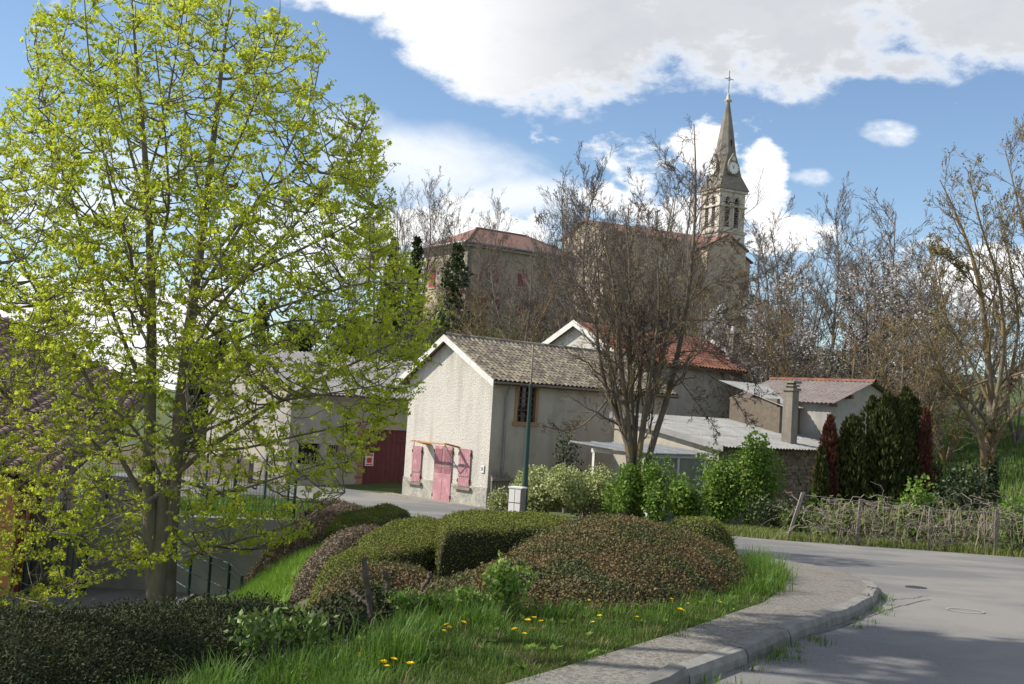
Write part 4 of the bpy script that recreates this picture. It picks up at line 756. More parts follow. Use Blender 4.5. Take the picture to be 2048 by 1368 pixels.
# ------------------------------------------------------------------ lamp posts, cabinet
lp=hit(1047,1022); Yl=33.2; lb=P(1047,1022,Yl); lb[2]=float(Rz(Yl)); lt=P(1066,690,Yl); lm=P(1061,770,Yl)
t=thing('lamp_post',lb,'slim dark green lamp post standing before the shaded side wall','lamp post'); q=MB(); q.lathe(lb,[(.09,-.1),(.09,.9),(.075,1.0),(.045,lm[2]-lb[2])],10); q.build('shaft',m_green,t,True)
q=MB(); q.lathe((lb[0],lb[1],lm[2]),[(.03,0),(.022,lt[2]-lm[2]),(0,lt[2]-lm[2]+.02)],8); q.build('mast',m_conc,t,True)
q=MB(); q.lathe((lb[0],lb[1],lm[2]-.08),[(.055,0),(.055,.1),(.03,.13)],10); q.build('collar',m_green,t); q=MB(); q.box(lb[0]-.05,lb[0]+.05,lb[1]-.095,lb[1]-.085,lb[2]+.35,lb[2]+.75); q.build('hatch',m_green,t)
dm=P(992,684,56); t=thing('dome_lamp',(dm[0],dm[1],Hs(dm[0],dm[1])),'green domed street lamp head showing above the mossy ridge','lamp post'); q=MB(); q.tube([(dm[0],dm[1],Hs(dm[0],dm[1])),(dm[0],dm[1],dm[2]-.1)],.05,8); q.build('shaft',m_green,t); q=MB(); q.lathe((dm[0],dm[1],dm[2]-.12),[(.32,0),(.30,.1),(.22,.2),(.1,.27),(0,.28)],16); q.build('dome',m_green,t,True)
cbx=P(1028,1020,32.6); cz=float(Rz(32.6)); fcb=frame(cbx,(math.cos(rad(-28)),math.sin(rad(-28))),(math.sin(rad(28)),math.cos(rad(28))))
t=thing('utility_cabinet',(cbx[0],cbx[1],cz),'pale grey electric meter cabinet beside the lamp post','cabinet'); q=MB(); q.box(-.19,.2,0,.3,cz,cz+.78,fcb); q.build('body',m_conc,t)
for z0,z1 in ((.02,.36),(.39,.77)):
    for a in (-.18,.01): q=MB(); q.box(a,a+.17,-.015,0,cz+z0,cz+z1,fcb); q.build('door',m_wallwhite,t)
q=MB(); q.box(-.21,.22,-.03,.32,cz+.78,cz+.82,fcb); q.build('lid',m_wallwhite,t)
# ------------------------------------------------------------------ shrubs and clipped hedges
def inpoly(x,y,poly):
    poly=np.asarray(poly); c=np.zeros(np.shape(x),bool); n=len(poly)
    for i in range(n):
        x0,y0=poly[i]; x1,y1=poly[(i+1)%n]; k=((y0>y)!=(y1>y))&(x<(x1-x0)*(y-y0)/(y1-y0+1e-12)+x0); c^=k
    return c
def shrub_body(poly,h,p,nr=26,nt_=110,rough=.03,seed=0,hf=None,ground=True,sink=.06):
    poly=np.asarray(poly,float); c=poly.mean(0); r=RG(seed); th=np.linspace(0,2*math.pi,nt_,endpoint=False); d=np.stack([np.cos(th),np.sin(th)],1); R=np.zeros(nt_)
    a=poly-c; b=np.roll(a,-1,0)-a
    for i in range(nt_):
        best=0
        for k in range(len(a)):
            den=d[i,0]*b[k,1]-d[i,1]*b[k,0]
            if abs(den)<1e-9: continue
            t=(a[k,0]*b[k,1]-a[k,1]*b[k,0])/den; s=(a[k,0]*d[i,1]-a[k,1]*d[i,0])/den
            if t>0 and -1e-6<=s<=1+1e-6: best=max(best,t)
        R[i]=best
    if p<6: R=(np.roll(R,2)+np.roll(R,1)+2*R+np.roll(R,-1)+np.roll(R,-2))/6
    q=np.linspace(0,1,nr); rr=1-(1-q)**(1.6 if p<6 else 2.2)
    rr[-1]=1; X=c[0]+R[None]*rr[:,None]*d[:,0]; Y=c[1]+R[None]*rr[:,None]*d[:,1]
    hh=h if hf is None else hf(X,Y)
    zg=H(X,Y); Z=zg+hh*(1-rr[:,None]**p)-sink*(rr[:,None]**8)
    wv=np.sin(X*5.1+seed)*np.cos(Y*4.3+seed*2)+.6*np.sin(X*11+Y*7+seed); Z=Z+rough*wv*(1-rr[:,None]**p)
    V=np.dstack([X,Y,Z]); i,j=np.meshgrid(np.arange(nr-1),np.arange(nt_),indexing='ij'); i=i.ravel(); j=j.ravel()
    F_=np.stack([i*nt_+j,i*nt_+(j+1)%nt_,(i+1)*nt_+(j+1)%nt_,(i+1)*nt_+j],1); return V.reshape(-1,3),F_
def surf_sample(V,F_,n,r):
    a,b,c,d=V[F_[:,0]],V[F_[:,1]],V[F_[:,2]],V[F_[:,3]]; nn=np.cross(c-a,d-b); ar=np.linalg.norm(nn,axis=1)/2; k=r.choice(len(F_),n,p=ar/ar.sum()); s=r.random((n,1)); t=r.random((n,1))
    p=(a[k]*(1-s)+b[k]*s)*(1-t)+(d[k]*(1-s)+c[k]*s)*t; N_=unit(-nn[k]); N_*=np.sign(N_[:,2:]+1e-6+.3); return p,N_,ar.sum()
def shrub(name,label,cat,poly,h,p,lm,dens,L,W_,seed,hf=None,group=None,rough=.03,spread=.02,out=.3,second=None,sink=.06):
    V,F_=shrub_body(poly,h,p,seed=seed,hf=hf,rough=rough,sink=sink); c=np.asarray(poly).mean(0); r=RG(seed+100)
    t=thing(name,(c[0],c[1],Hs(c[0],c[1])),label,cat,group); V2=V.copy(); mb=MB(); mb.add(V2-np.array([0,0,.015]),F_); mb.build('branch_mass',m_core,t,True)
    _,_,ar=surf_sample(V,F_,1,r); n=int(dens*ar); pt,N_,_=surf_sample(V,F_,n,r); kk=(N_[:,2]>.45)|(r.random(n)<(.38 if p>8 else 1.)); pt=pt[kk]; N_=N_[kk]; n=len(pt); pt=pt+N_*(r.normal(0,spread,(n,1))) ; mb=MB(); D=unit(rdir(r,n)*1.0+N_*out); s=.65+.7*r.random(n); kites(pt,D,unit(rdir(r,n)*.6+N_*1.0),L*s,W_*s,mb,0)
    tag(mb.build('foliage',lm,t),kind='stuff'); 
    if second:
        m2,n2,L2,W2=second; n2=int(n2*ar); pt,N_,_=surf_sample(V,F_,n2,r); mb=MB(); kites(pt+N_*.005,unit(rdir(r,n2)+N_),rdir(r,n2),L2*np.ones(n2),W2*np.ones(n2),mb,0); tag(mb.build('pale_twig_tips',m2,t),kind='stuff')
    return t
GH='clipped shrubs on the bank'
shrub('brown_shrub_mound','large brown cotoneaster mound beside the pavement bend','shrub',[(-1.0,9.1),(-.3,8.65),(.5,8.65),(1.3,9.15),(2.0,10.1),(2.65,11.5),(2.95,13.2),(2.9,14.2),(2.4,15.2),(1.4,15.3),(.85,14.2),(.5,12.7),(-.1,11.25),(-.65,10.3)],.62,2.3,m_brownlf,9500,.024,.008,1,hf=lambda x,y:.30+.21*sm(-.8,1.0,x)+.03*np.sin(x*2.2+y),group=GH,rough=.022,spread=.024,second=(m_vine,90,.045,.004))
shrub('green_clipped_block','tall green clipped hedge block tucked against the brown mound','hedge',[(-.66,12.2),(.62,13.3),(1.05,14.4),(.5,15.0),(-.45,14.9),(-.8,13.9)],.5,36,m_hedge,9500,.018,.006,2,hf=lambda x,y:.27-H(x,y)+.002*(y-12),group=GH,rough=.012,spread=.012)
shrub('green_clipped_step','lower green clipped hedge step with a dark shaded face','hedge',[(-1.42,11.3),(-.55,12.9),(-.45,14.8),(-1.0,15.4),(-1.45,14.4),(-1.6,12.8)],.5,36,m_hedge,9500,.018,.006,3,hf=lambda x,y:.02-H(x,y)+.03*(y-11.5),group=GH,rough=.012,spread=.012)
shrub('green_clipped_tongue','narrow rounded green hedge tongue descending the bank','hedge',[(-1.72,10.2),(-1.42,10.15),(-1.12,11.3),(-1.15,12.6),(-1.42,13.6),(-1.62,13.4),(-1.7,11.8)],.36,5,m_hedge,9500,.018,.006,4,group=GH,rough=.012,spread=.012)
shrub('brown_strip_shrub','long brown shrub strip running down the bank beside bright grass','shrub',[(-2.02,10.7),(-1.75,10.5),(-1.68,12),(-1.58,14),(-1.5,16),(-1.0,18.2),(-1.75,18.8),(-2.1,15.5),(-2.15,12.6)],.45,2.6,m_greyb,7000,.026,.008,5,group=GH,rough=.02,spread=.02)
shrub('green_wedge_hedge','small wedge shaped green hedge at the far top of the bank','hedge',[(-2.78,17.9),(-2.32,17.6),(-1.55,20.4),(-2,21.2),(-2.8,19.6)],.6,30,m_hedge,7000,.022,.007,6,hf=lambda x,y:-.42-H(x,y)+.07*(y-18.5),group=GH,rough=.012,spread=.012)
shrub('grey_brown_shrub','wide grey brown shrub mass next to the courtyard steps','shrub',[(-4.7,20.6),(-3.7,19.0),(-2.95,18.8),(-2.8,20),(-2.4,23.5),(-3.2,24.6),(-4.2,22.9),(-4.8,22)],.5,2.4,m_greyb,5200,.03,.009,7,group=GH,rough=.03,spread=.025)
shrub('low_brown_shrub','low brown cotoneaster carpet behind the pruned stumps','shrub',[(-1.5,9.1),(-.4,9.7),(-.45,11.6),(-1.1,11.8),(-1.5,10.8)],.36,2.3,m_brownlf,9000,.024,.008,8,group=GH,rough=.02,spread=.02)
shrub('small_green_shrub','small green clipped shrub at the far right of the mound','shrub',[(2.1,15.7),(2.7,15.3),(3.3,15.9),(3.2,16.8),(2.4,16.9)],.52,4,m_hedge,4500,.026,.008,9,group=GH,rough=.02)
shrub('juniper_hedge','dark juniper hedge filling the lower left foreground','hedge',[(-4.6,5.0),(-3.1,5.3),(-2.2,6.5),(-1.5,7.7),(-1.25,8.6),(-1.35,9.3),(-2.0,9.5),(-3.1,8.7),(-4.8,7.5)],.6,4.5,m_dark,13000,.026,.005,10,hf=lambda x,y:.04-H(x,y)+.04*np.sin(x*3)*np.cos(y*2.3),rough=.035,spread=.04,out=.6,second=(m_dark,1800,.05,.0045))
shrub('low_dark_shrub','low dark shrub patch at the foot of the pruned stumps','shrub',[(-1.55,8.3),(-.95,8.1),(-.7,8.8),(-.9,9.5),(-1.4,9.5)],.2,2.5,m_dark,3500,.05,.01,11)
# leafy free-standing bushes
def bush(name,label,cat,base,rx,ry,h,n,lm,L,W_,seed,group=None,stems=10,lobes=7,cover=1.):
    r=RG(seed); t=thing(name,base,label,cat,group); base=np.array(base,float)
    c=r.normal(size=(lobes,3))*np.array([rx*.45,ry*.45,h*.16])+base+np.array([0,0,h*.52]); sc=(.45+.35*r.random((lobes,1)))*np.array([rx,ry,h*.62]); k=r.integers(0,lobes,n)
    pt=c[k]+rdir(r,n)*sc[k]*(r.random((n,1))**.4); pt=pt[pt[:,2]>H(pt[:,0],pt[:,1])+.03]; mb=MB(); scatter_leaves(mb,pt,r,L,W_,up=.4); tag(mb.build('foliage',lm,t),kind='stuff')
    S=[]
    for i in range(stems):
        e=c[r.integers(0,lobes)]+r.normal(size=3)*np.array([rx,ry,h])*.2; e[2]=base[2]+h*(.55+.4*r.random()); S.append(stem_from([base+r.normal(size=3)*np.array([rx*.12,ry*.12,0]),(base+e)/2+r.normal(size=3)*.05,e],.012*max(h,.6),.003,6))
    a,b,l=stack(S); mb=MB(); mb.tubes(a,b,4); g1=grow(a,b,l,4,(.3,.95),.6,.4,4,.2,.2,r); mb.tubes(g1[0],g1[1],3); mb.build('stems',m_twig,t)
    return t
def gpt(px,py,Y): p=P(px,py,Y); p[2]=Hs(p[0],p[1]); return p
VB='variegated bushes before the side wall'
bush('variegated_bush','pale variegated bush spilling beside the utility cabinet','bush',gpt(1080,1020,35.2),1.0,.8,1.3,9500,m_var,.085,.03,20,VB)
bush('variegated_bush','pale variegated bush between lamp post and green bushes','bush',gpt(1170,1020,34.6),.95,.8,1.4,9500,m_var,.085,.03,21,VB)
bush('variegated_bush','small variegated bush low at the foot of the wooden gate','bush',gpt(1012,1020,37.),.55,.5,.7,1600,m_var,.085,.03,22,VB)
GB='fresh green bushes before the greenhouse'
for i,(px,Y,h,rx,lab) in enumerate(((1252,33.5,1.45,.55,'fresh green bush nearest the variegated bushes'),(1310,33.2,1.75,.6,'fresh green bush under the bare multi-stemmed tree'),(1365,33,1.3,.5,'low fresh green bush by the white greenhouse post'),(1420,32.8,1.9,.7,'tall fresh green bush left of the shed pillar'),(1500,32.4,2.35,.95,'tallest fresh green bush climbing to the shed eave'))):
    bush('green_bush',lab,'bush',gpt(px,1040,Y),rx,.6,h,3600 if i<4 else 6500,m_bush,.095,.036,30+i,GB,lobes=9)
bush('ivy_bush','dark glossy bush in the shade below the shed pillar','bush',gpt(1545,1050,31.5),.6,.6,.9,2200,m_ivy,.08,.03,41)
bush('wall_climber','thin dark climber growing up the side wall','bush',gpt(1130,960,39.8),.45,.3,3.1,700,m_ivy,.11,.04,42,stems=6,lobes=12)
bush('leafy_sapling','leafy dark green sapling in the verge before the mound','sapling',gpt(1005,1275,8.6),.16,.15,.38,480,m_bush,.055,.02,43)
bush('glossy_shrub','young shrub with glossy leaves rising above the foreground grass','shrub',gpt(545,1320,7.6),.36,.2,.38,750,mat('glossy_leaf',(.16,.24,.045),(.09,.16,.03),1,.5,island=1.,transl=.25,spec=.4),.048,.016,44)
bush('verge_weed','yellow green weed clump beside the pruned stumps','weed',gpt(845,1265,8.4),.25,.15,.2,420,m_bush,.045,.015,45)
bush('verge_weed','leafy weed clump left of the leafy sapling','weed',gpt(935,1275,8.5),.18,.12,.2,300,m_bush,.045,.015,46)
# pruned stumps
def stump(label,paths,seed):
    r=RG(seed); base=np.array(paths[0][0]); t=thing('pruned_stump',(base[0],base[1],Hs(base[0],base[1])),label,'stump','pruned stumps in the verge'); S=[stem_from(p,w0*.68,w1*.68,8) for p,w0,w1 in [(q[0:-2],q[-2],q[-1]) for q in paths]]
    for k,(a,b,l) in enumerate(S):
        b=b*(1+.18*r.normal(size=b.shape)); mb=MB(); mb.tubes(a[None],np.abs(b)[None],9); 
        for j in range(9):
            q=a[r.integers(3,8)]; d=rdir(r,1)[0]; mb.tube([q,q+d*.018,q+d*.03],[.016,.015,.004],5)
        mb.build('trunk' if k==0 else 'limb',m_stump,t,True)
b=P(760,1290,8.4); b[2]=Hs(b[0],b[1])-.05
stump('forked pruned stump leaning left in the verge',[[b,P(742,1240,8.4),P(738,1195,8.4),.042,.034],[P(739,1200,8.4),P(732,1160,8.35),P(728,1118,8.35),.034,.03],[P(740,1210,8.4),P(718,1198,8.45),P(702,1180,8.5),.026,.02]],51)
b=P(778,1262,8.8); b[2]=Hs(b[0],b[1])-.05
stump('upright pruned stump with knobbly top beside the forked one',[[b,P(777,1200,8.8),P(774,1150,8.8),.03,.026],[P(774,1165,8.8),P(768,1148,8.8),P(764,1138,8.8),.022,.02],[P(774,1165,8.8),P(782,1150,8.8),P(786,1143,8.8),.02,.018]],52)
b=P(838,1225,9.2); b[2]=Hs(b[0],b[1])-.05
stump('thin dark pruned stump in front of the low brown shrub',[[b,P(840,1190,9.2),P(849,1168,9.2),.02,.018],[P(846,1175,9.2),P(856,1160,9.2),P(860,1150,9.2),.016,.014]],53)
# ------------------------------------------------------------------ grass and dandelions
def blades(mb,pt,h,w,r,lean=.45,mi=0):
    n=len(pt); a=r.random(n)*2*math.pi; d=np.stack([np.cos(a),np.sin(a),np.zeros(n)],1); s=np.stack([-np.sin(a),np.cos(a),np.zeros(n)],1); h=np.asarray(h)[:,None]; w=np.asarray(w)[:,None]; l=(lean*r.random((n,1))+.05)*h; up=np.array([0,0,1.])
    V=np.stack([pt-s*w,pt+s*w,pt+d*l*.3+up*h*.55+s*w*.7,pt+d*l*.3+up*h*.55-s*w*.7,pt+d*l+up*h*(.97-.1*lean)],1); b=np.arange(n)[:,None]*5
    mb.add(V.reshape(-1,3),b+np.array([0,1,2,3]),mi); mb.add(np.zeros((0,3)),np.zeros((0,3),int)) if 0 else None
    mb.F.setdefault((3,mi),[]).append((b+np.array([3,2,4]))+mb.n-len(V)*5)
def poly_pts(poly,n,r):
    poly=np.asarray(poly,float); lo=poly.min(0); hi=poly.max(0); out=[]; k=0
    while k<n:
        q=lo+(hi-lo)*r.random((n*2,2)); q=q[inpoly(q[:,0],q[:,1],poly)]; out.append(q); k+=len(q)
    return np.vstack(out)[:n]
def grass(label,poly,n,h0,h1,mt,seed,clump=.6,w=.0035,zoff=0.,name='grass'):
    r=RG(seed); q=poly_pts(poly,n,r)
    f=.5+.5*np.sin(q[:,0]*3.1+seed)*np.cos(q[:,1]*2.7+seed*1.7)+.35*np.sin(q[:,0]*7.3+q[:,1]*5.9); hs=h0+(h1-h0)*np.clip(f*clump+(1-clump)*.5+.3*r.normal(size=n),0,1); z=H(q[:,0],q[:,1])+zoff
    mb=MB(); blades(mb,np.column_stack([q,z-.01]),hs,w*(.7+.6*r.random(n)),r); return tag(mb.build(name,mt),label,'grass',kind='stuff')
vg=[(-2.6,5.2),(-.9,4.9),(-.15,6.15),(.04,6.35),(.45,6.95),(.84,7.55),(1.3,8.25),(1.75,9.0),(2.3,10.05),(2.69,11.1),(2.75,11.9),(2.1,10.4),(1.2,9.3),(.3,8.85),(-.5,9.0),(-.9,8.9),(-1.1,8.6),(-1.6,7.7),(-2.2,6.6)]
def tufts(label,poly,nc,nb,h0,h1,mt,seed,rad_=.07,w=.003,lean=.8):
    r=RG(seed); c=poly_pts(poly,nc,r); hc=h0+(h1-h0)*r.random(nc)**1.6; k=np.repeat(np.arange(nc),r.integers(nb//2,nb*3//2,nc)); n=len(k); off=r.normal(0,1,(n,2))*rad_*(.5+hc[k]/h1)[:,None]; q=c[k]+off; z=H(q[:,0],q[:,1])-.01
    a=np.arctan2(off[:,1],off[:,0])+r.normal(0,.7,n); d=np.stack([np.cos(a),np.sin(a),np.zeros(n)],1); s_=np.stack([-np.sin(a),np.cos(a),np.zeros(n)],1); h=(hc[k]*(.5+.6*r.random(n)))[:,None]; ww=(w*(.7+.7*r.random(n)))[:,None]; l=h*lean*r.random((n,1)); up=np.array([0,0,1.]); pt=np.column_stack([q,z])
    V=np.stack([pt-s_*ww,pt+s_*ww,pt+d*l*.35+up*h*.6+s_*ww*.8,pt+d*l*.35+up*h*.6-s_*ww*.8,pt+d*l+up*h*(1-.35*l/h*l/h)],1); b=np.arange(n)[:,None]*5; mb=MB(); mb.add(V.reshape(-1,3),b+np.array([0,1,2,3])); mb.F.setdefault((3,0),[]).append(b+np.array([3,2,4])); return tag(mb.build('grass',mt),label,'grass',kind='stuff')
m_gdull=mat('dull_turf_blade',(.05,.10,.014),(.13,.17,.035),1,.7,island=1.,transl=.3,c3=(.16,.14,.06),s3=1.1,lo3=.5,hi3=.7)
grass('short dull turf of the roadside verge',vg,70000,.008,.05,m_gdull,60,w=.0024)
tufts('mixed green tufts scattered over the roadside verge',vg,420,34,.03,.13,m_grass,71,.05,.0024)
tufts('dead straw tufts among the verge grass',vg,120,16,.05,.16,mat('straw',(.30,.25,.13),(.22,.18,.09),1,.8,island=1.,transl=.3),72,.04,.002)
tufts('tall bright tufts in the lower left foreground',[(-1.9,5.6),(-.75,5.6),(-.5,6.7),(-.7,7.6),(-1.2,7.4),(-1.9,6.6)],70,60,.16,.34,m_grass,61,.06,.0034)
tufts('tall grass tufts left of the mound front',[(-.75,7.5),(-.1,7.7),(.1,8.3),(0,8.6),(-.7,8.8)],45,55,.08,.22,m_grass,62,.06,.0032)
tufts('tall grass tufts at the right end of the mound',[(2.25,10.4),(2.65,10.9),(3.05,12.4),(3.1,14.2),(2.85,14.2),(2.6,12.0)],48,60,.12,.38,m_grass,63,.055,.0036)
tufts('grass tufts along the front edge of the mound',[(-.2,8.4),(.6,8.4),(1.4,8.9),(2.1,9.8),(2.6,11.0),(2.4,11.0),(1.2,9.2),(.2,8.75)],70,40,.05,.17,m_grass,64,.045,.0028)
grass('thin dry grass along the pavement edge',[(-.35,6.0),(.25,6.5),(.84,7.45),(1.75,8.9),(2.69,11.0),(3.2,13.2),(3.05,13.3),(2.5,11.1),(1.6,9.15),(.7,7.75),(0,6.7)],9000,.01,.05,m_grassd,65,w=.0022)
kd=unit(np.gradient(KERB,axis=0)); kn=np.stack([kd[:,1],-kd[:,0]],1); kp_=[*(KERB+kn*.02)[0:8],*(KERB+kn*.22)[0:7][::-1]]
vg2=np.array(verge); vd=unit(np.gradient(vg2,axis=0)); vn=np.stack([vd[:,1],-vd[:,0]],1)
tufts('low ragged grass tufts creeping over the pavement edge',[*(vg2-vn*.16),*(vg2+vn*.05)[::-1]],300,22,.02,.075,m_gdull,73,.035,.0024)
tufts('stray grass tufts rooted in the gravel of the pavement edge',[*(vg2-vn*.05),*(vg2+vn*.14)[::-1]],70,12,.012,.05,m_grassd,74,.03,.002)
tufts('weedy tufts growing at the foot of the kerb',kp_,70,26,.02,.12,m_grass,66,.035,.0026)
grass('bright sunlit grass on the bank below the brown strip',[(-4.9,15.5),(-3.0,10.2),(-1.9,10.0),(-2.1,12),(-2.3,13),(-2.2,15.3),(-1.9,17.5),(-2.5,17.5),(-3.3,17.3),(-4.7,19),(-5.3,20.5),(-5.6,18)],34000,.10,.30,mat('bank_grass_blade',(.12,.24,.02),(.23,.36,.04),1,.5,island=1.,transl=.45),67,w=.006)
grass('rough green grass along the upper road edge by the wire fence',[(-7.5,23.2),(-2.6,23.4),(-1.7,24.6),(-3.4,27.2),(-6,30.8),(-9,33)],14000,.08,.3,m_grass,68,w=.008)
grass('rough grass verge under the vine covered fence',[(4.6,28.6),(5.7,26.4),(6.4,25.95),(7.83,25.6),(11.4,24.2),(16,22.6),(18,24),(14,29),(9,32),(5,31)],34000,.05,.24,m_grassd,69,w=.009)
grass('bright pasture grass on the slope right of the cypresses',[(15,36),(34,36),(44,70),(20,70)],24000,.15,.5,m_grass,70,w=.025)
def dandelions():
    r=RG(77); d=None; spots=[(1410,1172),(1500,1105),(1510,1106),(1502,1140),(1515,1148),(1522,1143),(1530,1160),(1432,1196),(1338,1202),(1355,1222),(1362,1218),(1271,1232),(1377,1203),(1398,1204),(1173,1196),(1198,1240),(1188,1242),(1054,1250),(1064,1243),(1084,1252),(1036,1268),(1044,1273),(1074,1268),(902,1250),(915,1252),(880,1262),(893,1256),(734,1312),(742,1310),(752,1318),(768,1330),(775,1334),(764,1342),(772,1344),(820,1345),(720,1318),(660,1295),(668,1305),(688,1246)]
    me1=me2=None
    for i,(px,py) in enumerate(spots):
        kerbside=px>1540 and py>1200
        p=hit(px,py+24) if not kerbside else hit(px,py+6); z=p[2]; Y=p[1]
        if me1 is None:
            q=MB(); q.tube([(0,0,0),(.004,0,.07),(0,.003,.14)],.0022,5); me1=q.mesh('flower_stem',m_grass); q=MB(); n=26; a=np.arange(n)*2.4; rr=.019*np.sqrt((np.arange(n)+1)/n); D=np.stack([np.cos(a),np.sin(a),.25+1.2*(1-rr/.019)],1); kites(np.tile([0,.003,.14],(n,1))+np.stack([np.cos(a)*rr*.35,np.sin(a)*rr*.35,np.zeros(n)],1),unit(D),np.tile([0,0,1.],(n,1)),np.full(n,.02),np.full(n,.006),q); me2=q.mesh('flower_head',m_yel)
        t=bpy.data.objects.new('dandelion',None); COL.objects.link(t); t['_local']=1; t.location=(p[0],p[1],z-.005); s=.65+.35*r.random(); t.scale=(s,s,s*.85); t.rotation_euler=(r.normal(0,.2),r.normal(0,.2),r.random()*6); tag(t,'yellow dandelion flower in the roadside grass','flower','dandelions in the roadside grass')
        link('flower_stem',me1,t); link('flower_head',me2,t)
dandelions()
# ------------------------------------------------------------------ the maple
def maple():
    r=RG(11); base=P(322,1195,18.5); KM=18.5/15.2; zg=Hs(base[0],base[1]); base[2]=zg-.15
    t=thing('maple_tree',(base[0],base[1],zg),'large maple with fresh yellow green leaves on the left','tree'); Y=18.5
    def tr(pts,w0,w1,dz,n=14,y0=Y):
        k=np.linspace(0,1,len(pts)); return stem_from([P(px,py,y0+KM*dz*kk**1.3) for (px,py),kk in zip(pts,k)],w0*KM,w1*KM,n)
    A=[(308,1210),(304,1100),(296,1010),(300,850),(304,650),(300,480),(290,300),(272,120),(264,0)]
    B=[(334,1210),(338,1090),(348,960),(364,780),(386,600),(410,430),(430,250),(450,80),(462,-5)]
    trunk=[tr(A,.10,.010,-.4,22),tr(B,.115,.010,.5,22)]
    bs=stem_from([base,P(322,1120,Y),P(325,1030,Y),P(326,950,Y)],.205*KM,.05*KM,10)
    L=[([(352,950),(400,905),(470,862),(560,800),(690,735),(800,680),(870,640)],.075,.9),([(370,730),(430,620),(520,520),(620,420),(705,300),(750,215)],.07,-.8),
       ([(385,610),(470,470),(560,330),(630,190),(640,110)],.06,1.),([(292,1000),(245,930),(200,800),(130,680),(60,560),(-20,430)],.08,-.7),([(297,800),(230,640),(170,480),(110,300),(75,150),(70,40)],.065,.9),
       ([(302,650),(245,480),(205,300),(175,100),(168,-20)],.055,-1.0),([(360,880),(450,845),(560,800),(640,790),(760,770)],.05,-1.1),([(290,1075),(230,1040),(150,995),(60,940),(-30,900)],.055,.6),
       ([(290,1105),(230,1130),(160,1160),(80,1205)],.035,-.9),([(345,1085),(420,1096),(520,1070),(620,1035),(690,985)],.04,-.5),([(358,960),(450,990),(540,960),(640,930),(720,900)],.045,1.),
       ([(395,560),(480,440),(600,330),(690,260),(740,240)],.05,1.6),([(380,640),(470,560),(600,500),(720,440),(785,390)],.055,.2),([(372,700),(480,640),(600,600),(740,560),(850,570)],.055,-1.4),
       ([(303,700),(250,600),(180,520),(90,430),(10,330)],.05,1.4),([(298,420),(260,300),(230,180),(240,40)],.04,.7),([(412,420),(470,300),(520,180),(560,60)],.04,-.9),([(430,250),(500,130),(560,40),(560,0)],.03,.6),
       ([(295,360),(330,240),(350,120),(370,0)],.04,-1.3),([(410,430),(380,300),(360,160),(400,10)],.045,1.8),([(300,560),(340,420),(330,260),(310,90)],.05,-2.1),([(388,590),(340,500),(300,380),(250,260)],.045,2.2),
       ([(345,1010),(300,900),(240,820),(120,780),(20,760)],.055,-1.7),([(350,960),(420,820),(520,700),(640,650),(700,600)],.055,1.9),([(292,1030),(200,980),(120,900),(30,800)],.045,1.5),([(365,790),(440,700),(560,640),(690,640),(800,620)],.05,1.2),
       ([(305,1110),(260,1120),(210,1100),(140,1070),(90,1060)],.035,-1.4),([(355,900),(480,900),(600,870),(700,850),(790,830)],.045,.3),([(298,880),(220,860),(140,840),(60,850),(-20,830)],.05,.4)]
    limbs=[tr(p,w*.46,.006,d) for p,w,d in L]
    mb=MB(); mb.tubes(bs[0][None],bs[1][None],16); TA,TR,TL=stack(trunk); mb.tubes(TA,TR,12); mb.build('trunk',m_bark,t,True)
    LA_,LR_,LL=stack(limbs)
    OUT=np.array([(-260,300),(-100,190),(0,235),(50,120),(55,20),(160,-12),(240,-18),(480,-18),(560,25),(640,80),(650,160),(725,185),(760,250),(780,380),(790,470),(870,560),(888,640),(865,720),(822,800),(700,960),(640,1060),(560,1105),(470,1095),(400,1130),(330,1160),(250,1150),(180,1190),(80,1230),(-60,1235),(-260,1000)],float)
    def crown_pts(n,shrink=1.):
        q=poly_pts(OUT,n*2,r); f=np.sin(q[:,0]/47+1.3*np.sin(q[:,1]/61))*np.cos(q[:,1]/53+.8*np.sin(q[:,0]/39)); w_=(1-.52*sm(620,900,q[:,1]))*(1+.6*f); q=q[r.random(n*2)<np.clip(w_*.62,.05,1)][:n]; n=len(q); q=q+r.normal(0,9,(n,2)); c=np.array([330.,620.]); d=np.linalg.norm((q-c)/np.array([560.,640.]),axis=1); dep=2.5*KM*np.sqrt(np.clip(1.12-d**2,.06,1)); q=c+(q-c)*shrink
        return np.array([P(a,b,Y+.1+e) for (a,b),e in zip(q,dep*(2*r.random(n)-1))])
    def attach(pts,nodes,nrad,n,sag,rs,r1):
        D=np.linalg.norm(pts[:,None]-nodes[None],axis=2); cost=D+1.3*np.maximum(0,nodes[None,:,2]-pts[:,None,2]+.25*D); k=cost.argmin(1); p0=nodes[k]; d=pts-p0; L=np.linalg.norm(d,axis=1); t_=np.linspace(0,1,n)
        Pt=p0[:,None]+d[:,None]*t_[None,:,None]; Pt[...,2]-=sag*(L[:,None]*4*t_*(1-t_))*.5; Pt=Pt+np.cumsum(r.normal(0,.02,(len(pts),n,3)),1)*(t_*(1-t_)*4)[None,:,None]*L[:,None,None]
        R_=np.minimum(nrad[k]*.6,L*.02+.002)[:,None]*(1-.6*t_)+r1*KM; return Pt,R_
    mb=MB(); mb.tubes(LA_,LR_,8)
    n0=np.vstack([TA[:,6:].reshape(-1,3),LA_[:,2:].reshape(-1,3)]); r0_=np.concatenate([TR[:,6:].ravel(),LR_[:,2:].ravel()])
    b1,q1=attach(crown_pts(420,.93),n0,r0_,8,.25,.5,.004); mb.tubes(b1,q1,5)
    n1=np.vstack([n0[r0_<.05],b1[:,2:].reshape(-1,3)]); r1_=np.concatenate([r0_[r0_<.05],q1[:,2:].ravel()])
    b2,q2=attach(crown_pts(1700,.97),n1,r1_,7,.2,.5,.003); mb.tubes(b2,q2,4); mb.build('limbs',m_bark,t,True)
